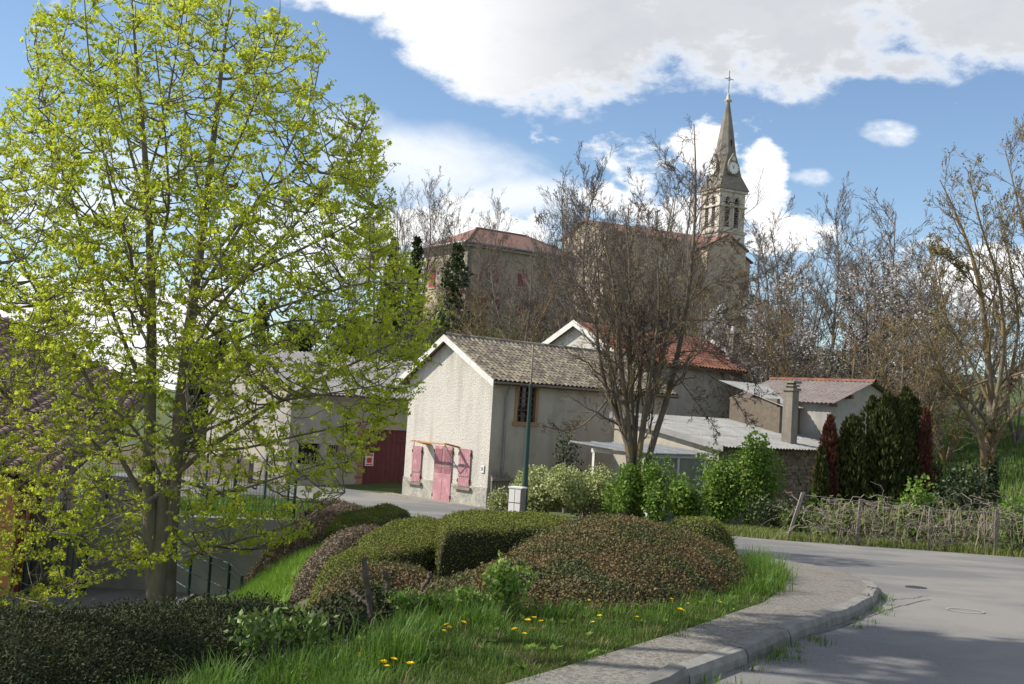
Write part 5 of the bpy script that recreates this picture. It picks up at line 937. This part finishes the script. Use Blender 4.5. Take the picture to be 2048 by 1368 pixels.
    n2=np.vstack([n1,b2[:,2:].reshape(-1,3)]); r2_=np.concatenate([r1_,q2[:,2:].ravel()])
    b3,q3=attach(crown_pts(5900),n2,r2_,5,.1,.5,.0022); L3=np.linalg.norm(b3[:,-1]-b3[:,0],axis=1); mb=MB(); mb.tubes(b3,q3,3); mb.build('twigs',m_twig,t)
    nodes=np.vstack([b3[:,-1],b3[:,3],b3[L3>.26][:,2],b2[:,-1],b2[:,5]]); k=5; n=len(nodes)*k
    c=np.repeat(nodes,k,0); D=rdir(r,n); D[:,2]=np.abs(D[:,2])*.35-.1+.2*r.normal(size=n); D=unit(D); pet=(.015+.045*r.random((n,1)))*KM; bp=c+D*pet; D2=unit(D+np.array([0,0,-.55])+.25*r.normal(size=(n,3))); N_=unit(np.cross(D2,unit(r.normal(size=(n,3))))+np.array([0,0,.6])); sz=np.repeat(.6+.7*r.random(len(nodes)),k); s=(.020+.032*r.random(n))*sz*1.1*KM; mb=MB()
    S=unit(np.cross(D2,N_))
    for a_,f in ((0,1.),(.85,.85),(-.85,.85)):
        d=D2*math.cos(a_)+S*math.sin(a_); kites(bp,d,N_,s*f,s*f*.34,mb,0,.15)
    tag(mb.build('leaves',m_leaf,t),kind='stuff')
    kf=5; sel=nodes[r.random(len(nodes))<.6]; n=len(sel)*kf; c=np.repeat(sel,kf,0); D=unit(rdir(r,n)+np.array([0,0,.5])); mb=MB(); kites(c+D*.012,D,rdir(r,n),(.026+.012*r.random(n))*KM,(.007+.004*r.random(n))*KM,mb); tag(mb.build('flower_clusters',m_blossomy,t),kind='stuff')
    print('maple clusters',len(nodes))
maple()
# ------------------------------------------------------------------ bare trees
def bare_mesh(seed,h,stems,spread,l1=16,l2=7,l3=5,l4=3,up=.35,r0=.12,wood=m_twig,tr=(.25,.98),lr=.36,tw=.0075,curl=.1):
    """local mesh of a leafless tree of height h; returns (trunk mesh, twig mesh, tip points)"""
    r=RG(seed); S=[]
    for i in range(stems):
        a=r.random()*6.28; lean=spread*(.3+.7*r.random()) if stems>1 else spread*.3; hh=h*(1-.25*r.random()*(i>0)); b=np.array([math.cos(a),math.sin(a),0])
        S.append(stem_from([b*.05*(stems>1),b*lean*hh*.35+np.array([0,0,hh*.35])+r.normal(0,.02*h,3)*[1,1,0],b*lean*hh*.75+np.array([0,0,hh*.7])+r.normal(0,.03*h,3)*[1,1,0],b*lean*hh+np.array([0,0,hh])],r0*(1 if i==0 else .8),.012,12))
    A,B,L=stack(S); g1=grow(A,B,L,l1,tr,.82,lr,8,up,curl,r,.45,fall=.55); g2=grow(*g1,l2,(.15,1.),.6,.42,6,up*.7,curl,r,.55,fall=.35); g3=grow(*g2,l3,(.15,1.),.6,.45,4,up*.5,curl*1.3,r,.6,fall=.3)
    mb=MB(); mb.tubes(A,B,8); mb.tubes(g1[0],np.maximum(g1[1],tw*1.3),5); mt=mb.mesh('trunk',wood,True); mb=MB(); mb.tubes(g2[0],np.maximum(g2[1],tw*1.1),3); mb.tubes(g3[0],np.maximum(g3[1],tw),3)
    tips=[g3[0][:,-1],g3[0][:,2]]
    if l4: g4=grow(*g3,l4,(.2,1.),.55,.5,3,up*.4,curl,r,.6,fall=.3); mb.tubes(g4[0],np.maximum(g4[1],tw*.85),3); tips.append(g4[0][:,-1])
    return mt,mb.mesh('crown',wood),np.vstack(tips)
def place(name,label,cat,meshes,loc,s=1.,rz=0.,sxy=1.,group=None,tilt=(0,0)):
    t=bpy.data.objects.new(name,None); COL.objects.link(t); t['_local']=1; t.location=[float(v) for v in loc]; t.scale=(s*sxy,s*sxy,s); t.rotation_euler=(tilt[0],tilt[1],rz); tag(t,label,cat,group)
    for nm,me in meshes:
        o=link(nm,me,t)
        if nm in('leaves','blossom','ivy'): o['kind']='stuff'
    return t
VA=bare_mesh(101,10,1,.15,30,9,6,3,.22,.13,tw=.0075); VB_=bare_mesh(102,10,3,.30,16,8,6,3,.2,.11,tw=.0075); VC=bare_mesh(103,10,5,.38,12,7,6,3,.18,.09,tw=.0075); VD=bare_mesh(104,10,2,.2,20,8,6,3,.32,.11,tw=.0075)
VE=bare_mesh(105,10,6,.45,11,7,6,3,.08,.10,m_twigo,tw=.0075,curl=.25)
def tm(v): return [('trunk',v[0]),('crown',v[1])]
GT='leafless trees on the church hill'
def hgt(px,py_top,Y):
    x=P(px,684,Y)[0]; z=Hs(x,Y); 
    b=np.array([x,Y,z]); zt=P(px,py_top,Y)[2]; return b,max(zt-z,1.)
trees=[(800,395,84,VD,'slender leafless tree leftmost on the hill before the presbytery',.8),(838,372,88,VA,'tall leafless tree beside the ivy clad trunk',.8),(900,395,86,VD,'leafless tree before the left wall of the presbytery',.85),(985,415,84,VA,'leafless tree before the presbytery corner shutters',.8),(1080,400,86,VD,'leafless tree holding a bird nest',.8),(1130,380,80,VB_,'bare tree before the right end of the presbytery',.9),(1180,352,70,VA,'tall bare tree before the nave gable',1.),(1215,360,76,VC,'many stemmed bare tree before the church nave',.9),(1290,330,72,VB_,'bare tree left of the spire before the nave roof',.9),(1330,330,66,VC,'broad bare tree before the church nave wall',.8),(1040,500,72,VC,'low bare thicket tree below the presbytery',1.2),(1000,560,66,VE,'low lichen covered tree above the mossy roof',1.2),(1420,520,62,VE,'lichen covered tree below the church tower',1.1),(1480,500,70,VC,'spreading bare tree right below the belfry',1.1),
 (1545,440,76,VB_,'bare tree at the right foot of the church tower',1.1),(1600,440,70,VC,'wide bare tree right of the church',1.1),(1665,400,82,VA,'bare tree with a dead spiky top right of the church',.8),(1745,405,66,VC,'tall fan shaped bare tree above the blossom',1.05),(1830,470,74,VB_,'bare tree right of the fan shaped one',1.2),(1620,560,56,VE,'orange lichened tree behind the tall chimney',1.1),(1900,560,58,VE,'orange lichened tree behind the ivy clad trunk',1.2),(1960,500,70,VC,'bare tree at the far right edge of the hill',1.2),(1690,600,54,VE,'low lichened tree above the terracotta ridge',1.2),(1540,600,58,VC,'low bare tree behind the red roof chimney',1.3),(1800,600,52,VE,'lichened tree behind the tall dark cypress',1.1),(2040,560,60,VC,'bare tree cut by the right edge of the picture',1.2),
 (1880,530,62,VC,'bare tree between the fan shaped tree and the right tree',1.1),(1650,520,64,VB_,'bare tree above the terracotta ridge shed',1.1),(950,470,82,VB_,'twiggy bare tree before the upper presbytery shutters',.9),(1065,480,80,VC,'many stemmed bare tree before the presbytery side wall',.9),(700,470,90,VB_,'bare tree seen through the right side of the maple crown',.9),(610,560,92,VD,'distant bare tree behind the middle of the maple crown',1.),(745,420,95,VA,'distant bare tree right of the maple crown',.9),(1250,470,64,VB_,'bare tree behind the red roof ridge',1.),(1380,560,60,VC,'bare tree behind the right half of the red roof',1.2),(1160,560,64,VC,'bare tree just behind the red roofed gable',1.1)]
r=RG(5)
for i,(px,py,Y,v,lab,sx) in enumerate(trees):
    b,h=hgt(px,py,Y); place('bare_tree',lab,'tree',tm(v),b-np.array([0,0,.1]),h/10.4,r.random()*6.28,sx,GT)
    if 'nest' in lab:
        c=P(1081,437,Y); n=60; d=rdir(r,n); mb=MB(); a=c+d*.25; e=a+rdir(r,n)*.35; mb.tubes(np.stack([a,(a+e)/2+d*.05,e],1),np.full((n,3),.02),3); o=mb.build('bird_nest',m_twig); tag(o,'dark twig bird nest high in a leafless tree','nest')
def tipleaf(tips,seed,n,L,W_,mt,jit=.08,nm='blossom'):
    rr=RG(seed); k=rr.integers(0,len(tips),n); mb=MB(); scatter_leaves(mb,tips[k]+rr.normal(0,jit,(n,3)),rr,L,W_); return mb.mesh(nm,mt)
VG=bare_mesh(107,10,3,.10,14,7,5,2,.05,.12,tw=.011,tr=(.74,.99),lr=.2)
place('bare_tree','leafless tree just outside the left edge casting streaky shade on the road','tree',tm(VG)+[('leaves',tipleaf(VG[2],8,20000,.10,.045,m_leaf,.08,'leaves'))],(-6.9,7.7,-2.4),1.32,1.,.95)
# blossoming trees
VF=bare_mesh(106,7,4,.45,12,7,5,2,.2,.09,tw=.01)
bl=tipleaf(VF[2],7,4200,.085,.038,m_pet,.10)
for px,py,Y,lab in ((1760,540,62,'white blossoming tree below the fan shaped bare tree'),(1830,600,58,'sparse white blossoming tree right of the main one'),(1690,590,60,'smaller white blossoming tree left of the main one'),(1500,660,58,'white blossoming shrub behind the red roof chimney')):
    b,h=hgt(px,py,Y); place('blossom_tree',lab,'tree',tm(VF)+[('blossom',bl)],b,h/7.,r.random()*6,1.1,'white blossoming trees')
b,h=hgt(690,640,60); 
# central multi-stemmed pollard
def traced_tree(name,label,paths,Y,wood,seed,l1,l2,l3,l4,lr=.3,up=.2,curl=.22,tw=.007,ang=.7,tr=(.3,.98),extra=None,lf=None,ground=True):
    r=RG(seed); S=[]; b=P(*paths[0][0][0],Y); zg=Hs(b[0],b[1]); 
    for pts,w0,w1,dy in paths:
        k=np.linspace(0,1,len(pts)); q=[P(px,py,Y+dy*kk) for (px,py),kk in zip(pts,k)]
        if ground and pts[0][1]>=paths[0][0][0][1]-1: q[0][2]=Hs(q[0][0],q[0][1])-.1
        S.append(stem_from(q,w0,w1,14))
    t=thing(name,(b[0],b[1],zg),label,'tree'); A,B,L=stack(S); mb=MB(); mb.tubes(A,B,9); g1=grow(A,B,L,l1,tr,ang,lr,8,up,curl,r,.5,fall=.5); mb.tubes(g1[0],np.maximum(g1[1],tw*1.3),5); mb.build('trunk',wood,t,True)
    g2=grow(*g1,l2,(.1,1.),.65,.42,6,up*.6,curl,r,.55,fall=.3); g3=grow(*g2,l3,(.1,1.),.6,.5,4,up*.4,curl,r,.6,fall=.3); mb=MB(); mb.tubes(g2[0],np.maximum(g2[1],tw*1.1),4); mb.tubes(g3[0],np.maximum(g3[1],tw),3); tips=np.vstack([g3[0][:,-1],g2[0][:,-1]])
    if l4: g4=grow(*g3,l4,(.2,1.),.6,.5,3,up*.4,curl,r,.6,fall=.3); mb.tubes(g4[0],np.maximum(g4[1],tw*.85),3); tips=np.vstack([tips,g4[0][:,-1]])
    mb.build('crown',wood,t)
    return t,tips,(A,B,L)
T1=[([(1264,1000),(1264,915),(1240,840),(1212,790),(1195,690),(1188,600),(1150,560)],.16,.02,.5),([(1266,1000),(1262,900),(1250,800),(1238,680),(1228,560),(1205,470)],.16,.015,-.4),([(1268,1000),(1268,900),(1262,790),(1256,660),(1262,540),(1250,430)],.16,.015,.6),
 ([(1272,1000),(1278,900),(1296,800),(1330,700),(1345,620),(1330,520)],.17,.02,-.6),([(1276,1000),(1296,900),(1334,810),(1348,740),(1372,640),(1389,475),(1393,357),(1388,248)],.17,.012,.3),([(1264,1000),(1255,880),(1225,790),(1210,700),(1230,600),(1220,520)],.12,.015,.9),
 ([(1268,960),(1272,850),(1282,740),(1290,640),(1285,560)],.10,.015,1.),([(1258,900),(1240,820),(1226,740),(1200,660),(1160,610)],.08,.012,-1.),([(1276,930),(1286,830),(1308,720),(1320,600),(1312,480)],.10,.012,-1.2)]
T1+=[([(1214,800),(1190,830),(1160,856),(1120,862),(1085,850)],.045,.012,-.4),([(1345,720),(1400,735),(1460,780),(1500,850)],.035,.008,-.5),([(1352,705),(1410,700),(1480,720),(1530,790)],.035,.008,.4),([(1380,600),(1430,560),(1490,570),(1540,540)],.035,.006,.3),([(1388,520),(1440,480),(1500,490)],.03,.006,-.5),([(1375,640),(1440,640),(1520,600)],.03,.006,.6),([(1384,560),(1330,500),(1290,440),(1270,400)],.03,.006,.4),([(1391,440),(1360,380),(1345,320)],.02,.005,.3),([(1390,440),(1425,380),(1430,320)],.02,.005,-.3),([(1345,740),(1390,800),(1440,870)],.03,.006,-.6)]
_r=RG(17)
for _i in range(11):
    _x=1205+_r.random()*95; _y=800+_r.normal(0,35); _e=_x+(_x-1255)*.35+_r.normal(0,22); T1.append(([(_x,_y),((_x+_e)/2+_r.normal(0,6),_y-90),(_e,_y-170-_r.random()*90)],.04,.006,_r.normal(0,.8)))
traced_tree('multi_stemmed_tree','big leafless multi-stemmed tree with lichened branches before the houses',[(a,b*.68,c,d) for a,b,c,d in T1],34.,m_twigl,201,13,7,5,2,lr=.26,up=.10,curl=.3,tw=.005)
T2=[([(1965,1010),(1970,930),(1965,870),(1930,820),(1880,740),(1850,650)],.2,.02,-1.),([(1972,1010),(1978,900),(1985,820),(1975,700),(1960,560),(1920,440),(1880,360)],.22,.012,.5),([(1976,1010),(1985,880),(2010,840),(2080,780),(2150,640)],.15,.015,-.5),([(1985,840),(2010,700),(2000,560),(1960,450),(1935,340)],.1,.01,-1.2),([(1990,840),(2060,700),(2060,520),(2030,380),(2010,300)],.12,.01,.8),([(1985,820),(1940,720),(1890,640),(1880,560),(1850,480)],.08,.01,1.),([(2070,700),(2090,520),(2060,380),(2048,250)],.08,.01,-1.),([(1975,760),(1900,790),(1850,800)],.05,.01,-.8),([(2000,760),(2060,740),(2120,760)],.05,.01,-1.4),([(1980,600),(1920,540),(1870,500)],.04,.008,-.4)]
T2+=[([(1985,860),(1940,800),(1890,770),(1860,700)],.07,.01,-1.6),([(2010,820),(2040,640),(2010,470),(1990,390)],.08,.01,1.6)]
t2,tips,st2=traced_tree('lichened_ash_tree','large budding tree with orange lichened limbs and ivy clad trunk at right',[(a,b*.75,c,d) for a,b,c,d in T2],35.,m_twigo,202,18,7,5,2,lr=.22,up=.22,curl=.2,tw=.0055)
rr=RG(9); mb=MB(); tp=tips[(tips[:,2]>4.3)]; k=rr.integers(0,len(tp),4200); scatter_leaves(mb,tp[k]+rr.normal(0,.03,(4200,3)),rr,.07,.025,up=.8); tag(mb.build('opening_buds',m_bud,t2),kind='stuff')
n=2600; kk=rr.integers(0,3,n); ss=rr.random(n)*.33; A=st2[0]; x=ss*13; i0=x.astype(int); pt=A[kk,i0]*(1-(x-i0))[:,None]+A[kk,i0+1]*(x-i0)[:,None]+rdir(rr,n)*.24; mb=MB(); scatter_leaves(mb,pt,rr,.1,.045); tag(mb.build('ivy',m_ivy,t2),kind='stuff')
# ivy-clad trunks and conifers on the hill
def ivy_col(name,label,px,py0,py1,Y,w,n,mt,seed,cone=False,group=None,L=.3):
    rr=RG(seed); x=P(px,684,Y)[0]; z0=Hs(x,Y); zt=P(px,py0,Y)[2]; h=zt-z0; t=thing(name,(x,Y,z0),label,'tree',group); s=rr.random(n)**(1.3 if cone else 1.); rad_=w*((1-s)**.75 if cone else (1-s*.6)*(.75+.35*np.sin(s*17+seed)))
    a=rr.random(n)*6.28; q=np.sqrt(rr.random(n)); pt=np.stack([x+np.cos(a)*rad_*q,Y+np.sin(a)*rad_*q,z0+s*h],1); mb=MB(); scatter_leaves(mb,pt,rr,L,L*.35,up=.3); tag(mb.build('foliage',mt,t),kind='stuff')
    mb=MB(); mb.tube([(x,Y,z0-.2),(x,Y,z0+h*.95)],[.2,.03],7); mb.build('trunk',m_twig,t); return t
ivy_col('dark_conifer','dark pointed conifer beside the maple crown on the hill',776,478,0,84,1.3,2600,m_ivy,301,True)
ivy_col('ivy_clad_tree','ivy clad trunk left of the presbytery',822,475,0,82,.8,1800,m_ivy,302)
ivy_col('ivy_clad_tree','thick ivy clad trunk before the presbytery left wall',903,490,0,78,1.7,2300,m_ivy,303)
ivy_col('dark_conifer','dark conifer behind the middle of the maple crown',520,600,0,80,2.0,3000,m_ivy,304,True)
ivy_col('dark_conifer','dark conifer just right of the maple trunk',440,640,0,75,1.6,2600,m_ivy,305,True)
ivy_col('dark_evergreen','rounded dark evergreen above the barn roof',600,650,0,66,2.4,3800,m_ivy,306)
ivy_col('dark_evergreen','rounded dark evergreen above the barn roof beside the house',700,640,0,64,2.2,3800,m_ivy,307)
ivy_col('dark_evergreen','dark evergreen left of the barn behind the maple trunks',400,700,0,62,1.6,2600,m_ivy,308)
# cypresses
def cypress(label,px,top,base_py,Y,w,mt,mt2,seed,n=5200,nl=5):
    rr=RG(seed); x=P(px,684,Y)[0]; z0=Hs(x,Y); h=P(px,top,Y)[2]-z0; t=thing('cypress',(x,Y,z0),label,'tree','column cypresses before the shed'); c=[]
    k=rr.integers(0,nl,n); off=rr.normal(0,w*.38,(nl,2)); hh=h*(1-.22*rr.random(nl)); hh[0]=h; s=rr.random(n); a=rr.random(n)*6.28; prof=np.minimum(1,s*6+.35)*(1-s**2.6)**.8; rd=w*.62*prof*(.6+.4*rr.random(n))*(1+.28*np.sin(s*19+a*2+seed)*np.cos(s*7+a)); off[0]=0
    pt=np.stack([x+off[k,0]*(1-s*.6)+np.cos(a)*rd,Y+off[k,1]*(1-s*.6)+np.sin(a)*rd,z0+.08+s*hh[k]],1); D=unit(np.stack([np.cos(a)*.35,np.sin(a)*.35,np.ones(n)],1)+rr.normal(0,.25,(n,3))); red=(k>=nl-2) if mt2 else np.zeros(n,bool); mb=MB(); 
    q=~red; kites(pt[q],D[q],rdir(rr,q.sum()),np.full(q.sum(),.17),np.full(q.sum(),.035),mb); tag(mb.build('foliage',mt,t),kind='stuff')
    if mt2: mb=MB(); q=red; kites(pt[q],D[q],rdir(rr,q.sum()),np.full(q.sum(),.17),np.full(q.sum(),.035),mb); tag(mb.build('dead_foliage',mt2,t),kind='stuff')
    S=[stem_from([(x+o_[0],Y+o_[1],z0),(x+o_[0]*.6,Y+o_[1]*.6,z0+h_*.5),(x+o_[0]*.4,Y+o_[1]*.4,z0+h_*.93)],w*.16,.01,6) for o_,h_ in zip(off,hh)]; mb=MB(); A,B,_=stack(S); mb.tubes(A,B,6); mb.build('trunk',m_core,t)
cypress('rust red dying cypress leftmost of the row',1668,842,1000,32.,.42,m_cypr,None,401,3600,4)
cypress('short green cypress with rusty foot below the leftmost one',1652,905,1000,31.6,.35,m_cyp,None,402,2200,3)
cypress('narrow green cypress second from the left',1712,842,1000,32.2,.6,m_cyp,None,403,5200)
cypress('tallest dark cypress left half of the big pair',1778,795,1000,32.4,.95,m_cyp,None,404,9500,8)
cypress('tallest dark cypress right half of the big pair',1816,785,1000,32.8,.9,m_cyp,None,405,9500,8)
cypress('rust red dying cypress rightmost of the row',1858,830,1000,32.2,.36,m_cypr,None,406,3800,3)
bush('ivy_thicket','dark ivy thicket right of the rust red cypress','bush',gpt(1935,1010,31.5),.95,.8,1.75,5200,m_ivy,.1,.04,47)
bush('ivy_thicket','dark bramble thicket between cypress and ivy clad tree','bush',gpt(1900,1010,33.),.6,.6,1.3,2400,m_ivy,.1,.04,48)
bush('laurel_shoot','bright upright shrub growing through the vine fence','bush',gpt(1828,1085,26.1),.32,.28,1.35,1500,m_bush,.09,.032,49,lobes=10)
bush('laurel_shoot','green shrub at the right edge of the vine fence','bush',gpt(2035,1085,25.6),.4,.3,1.3,1500,m_bush,.09,.032,50,lobes=9)
bush('fence_shrub','dull green bush behind the leaning fence post','bush',gpt(1640,1060,28.5),.7,.5,.75,1800,m_weed,.09,.03,55)
bush('fence_shrub','low brown green bush left of the leaning fence post','bush',gpt(1590,1060,28.8),.45,.4,.6,1000,m_weed,.09,.03,56)
# ------------------------------------------------------------------ vine-covered fence
fp_=[(1572,1076,1606,985,26.2),(1712,1092,1722,998,25.7),(1858,1100,1862,1015,25.4),(1990,1108,1994,1020,25.)]
fn_=thing('vine_fence',hit(1712,1092),'old post and wire fence carrying dry vines beside the road','fence')
tops=[]
for i,(bx,by,tx,ty,Y) in enumerate(fp_):
    b=P(bx,by,Y); b[2]=Hs(b[0],b[1])-.1; tpt=P(tx,ty,Y); tops.append(tpt); mb=MB(); d=np.array([.035,0,0]); e=np.array([0,.035,0]); mb.hexa([b-d-e,b+d-e,b+d+e,b-d+e,tpt-d-e,tpt+d-e,tpt+d+e,tpt-d+e]); mb.build('post',m_wood if i==0 else m_conc,fn_)
mb=MB()
for dz in (.05,.4,.75):
    mb.tube([q-np.array([0,0,dz]) for q in tops],.004,4)
mb.build('wire',m_metal,fn_)
def vines():
    rr=RG(88); mb=MB(); n=520; t=rr.random(n)**.75; x=6.2+t*8.5; y=25.9-(x-6.2)*.16+rr.normal(0,.16,n); z=H(x,y)+.25+rr.random(n)*(.75+.15*(t>.4)); m=9; a=rr.random(n)*6.28; d=np.stack([np.cos(a),.35*np.sin(a),rr.normal(0,.35,n)],1); L=.35+.7*rr.random(n); s=np.linspace(0,1,m)
    Pt=np.stack([x,y,z],1)[:,None]+d[:,None]*(L[:,None]*s)[...,None]+np.cumsum(rr.normal(0,.045,(n,m,3)),1); Pt[...,2]-=.35*L[:,None]*s**2; Pt[...,2]=np.maximum(Pt[...,2],H(Pt[...,0],Pt[...,1])+.02); mb.tubes(Pt,np.full((n,m),.0075)*(1.2-.6*s),3)
    n=260; t=rr.random(n)**.6; x=7+t*8; y=25.8-(x-6.2)*.16+rr.normal(0,.2,n); z=H(x,y)+.85+.15*rr.random(n); s=np.linspace(0,1,6); Pt=np.stack([x,y,z],1)[:,None]+np.stack([rr.normal(0,.12,n)[:,None]*s,rr.normal(0,.08,n)[:,None]*s,-(.35+.5*rr.random(n))[:,None]*s],2)+np.cumsum(rr.normal(0,.012,(n,6,3)),1); Pt[...,2]=np.maximum(Pt[...,2],H(Pt[...,0],Pt[...,1])); mb.tubes(Pt,np.full((n,6),.005),3)
    o=mb.build('dry_vines',m_vine); tag(o,'tangle of dry grey vines hanging on the roadside fence','vine',kind='stuff')
vines()
# ------------------------------------------------------------------ undergrowth masses on the slope
def brush(label,n,region,h0,h1,mt,seed,wd=.012,leaf=0,leafm=None):
    rr=RG(seed); u=region[0]+(region[1]-region[0])*rr.random(n); y=region[2]+(region[3]-region[2])*rr.random(n); x=u*y; z=H(x,y); h=h0+(h1-h0)*rr.random(n); s=np.linspace(0,1,5); d=rr.normal(0,.28,(n,2))
    Pt=np.stack([x[:,None]+d[:,:1]*h[:,None]*s,y[:,None]+d[:,1:]*h[:,None]*s,z[:,None]+h[:,None]*s],2)+np.cumsum(rr.normal(0,.05,(n,5,3)),1); R_=wd*(1.1-.7*s)[None]*np.ones((n,1)); L=h.copy(); mb=MB(); mb.tubes(Pt,R_,3); g1=grow(Pt,R_,L,4,(.2,.95),.6,.45,4,.2,.25,rr,.7); mb.tubes(g1[0],np.maximum(g1[1],wd*.5),3); g2=grow(*g1,3,(.2,1.),.6,.5,3,.1,.25,rr,.7); mb.tubes(g2[0],np.full(g2[1].shape,wd*.4),3); o=mb.build('undergrowth',mt); tag(o,label,'undergrowth',kind='stuff')
    if leaf:
        k=rr.integers(0,len(g2[0]),leaf); mb=MB(); scatter_leaves(mb,g2[0][k,rr.integers(0,3,leaf)]+rr.normal(0,.15,(leaf,3)),rr,.16,.06); o=mb.build('hillside_leaves',leafm); tag(o,label.replace('brushwood','leaf cover'),'undergrowth',kind='stuff')
brush('brown leafless brushwood covering the slope below the church',1500,(-.08,.24,58,92),1.2,3.6,m_brush,501,.016,9000,m_weed)
brush('tangled brushwood and brambles on the right hand slope',1300,(.2,.37,44,80),.8,2.8,m_brush,502,.014,12000,m_weed)
brush('dull brushwood behind the barn and the maple',600,(-.26,-.06,56,88),1.,3.,m_brush,503,.016,9000,m_weed)
brush('dead brambles behind the vine covered fence',500,(.27,.5,27,34),.3,.9,m_brush,504,.006,4500,m_weed)
def rosettes():
    rr=RG(91); q=poly_pts(vg,150,rr); mb=MB(); k=9; n=150*k; c=np.repeat(np.column_stack([q,H(q[:,0],q[:,1])+.01]),k,0); a=rr.random(n)*6.28; D=unit(np.stack([np.cos(a),np.sin(a),.25+.6*rr.random(n)],1)); sz=np.repeat(.5+rr.random(150),k); kites(c,D,np.tile([0,0,1.],(n,1)),(.035+.03*rr.random(n))*sz,(.010+.006*rr.random(n))*sz,mb); tag(mb.build('weed_rosettes',m_bush),'broad leaved weed rosettes in the roadside verge','weed',kind='stuff')
rosettes()
def cracks():
    rr=RG(93)
    for pts in ([(1490,1310),(1560,1285),(1640,1262),(1730,1228),(1830,1200)],[(1745,1208),(1800,1200),(1860,1196)],[(1560,1095),(1700,1112),(1880,1128),(2048,1145)]):
        P3=np.array([hit(*p) for p in pts]); a,_,l=stem_from(P3,1,1,60); a[:,:2]+=np.cumsum(rr.normal(0,.012,(60,2)),0)*.8; t=unit(np.gradient(a[:,:2],axis=0)); nn=np.stack([-t[:,1],t[:,0]],1); w=.002+.005*np.abs(np.sin(np.arange(60)*.7+rr.normal(0,1,60))); z=Rz(a[:,1])+.0165
        V=np.vstack([np.column_stack([a[:,:2]+nn*w[:,None],z]),np.column_stack([a[:,:2]-nn*w[:,None],z])]); mb=MB(); mb.add(V,[(i,i+1,61+i,60+i) for i in range(59)]); tag(mb.build('road_crack',mat('tar_crack',(.10,.098,.095))),'thin dark tar filled crack across the asphalt',kind='structure')
cracks()
print('objects',len(bpy.data.objects),'tris',sum(len(o.data.loops)-2*len(o.data.polygons) for o in bpy.data.objects if o.type=='MESH'))
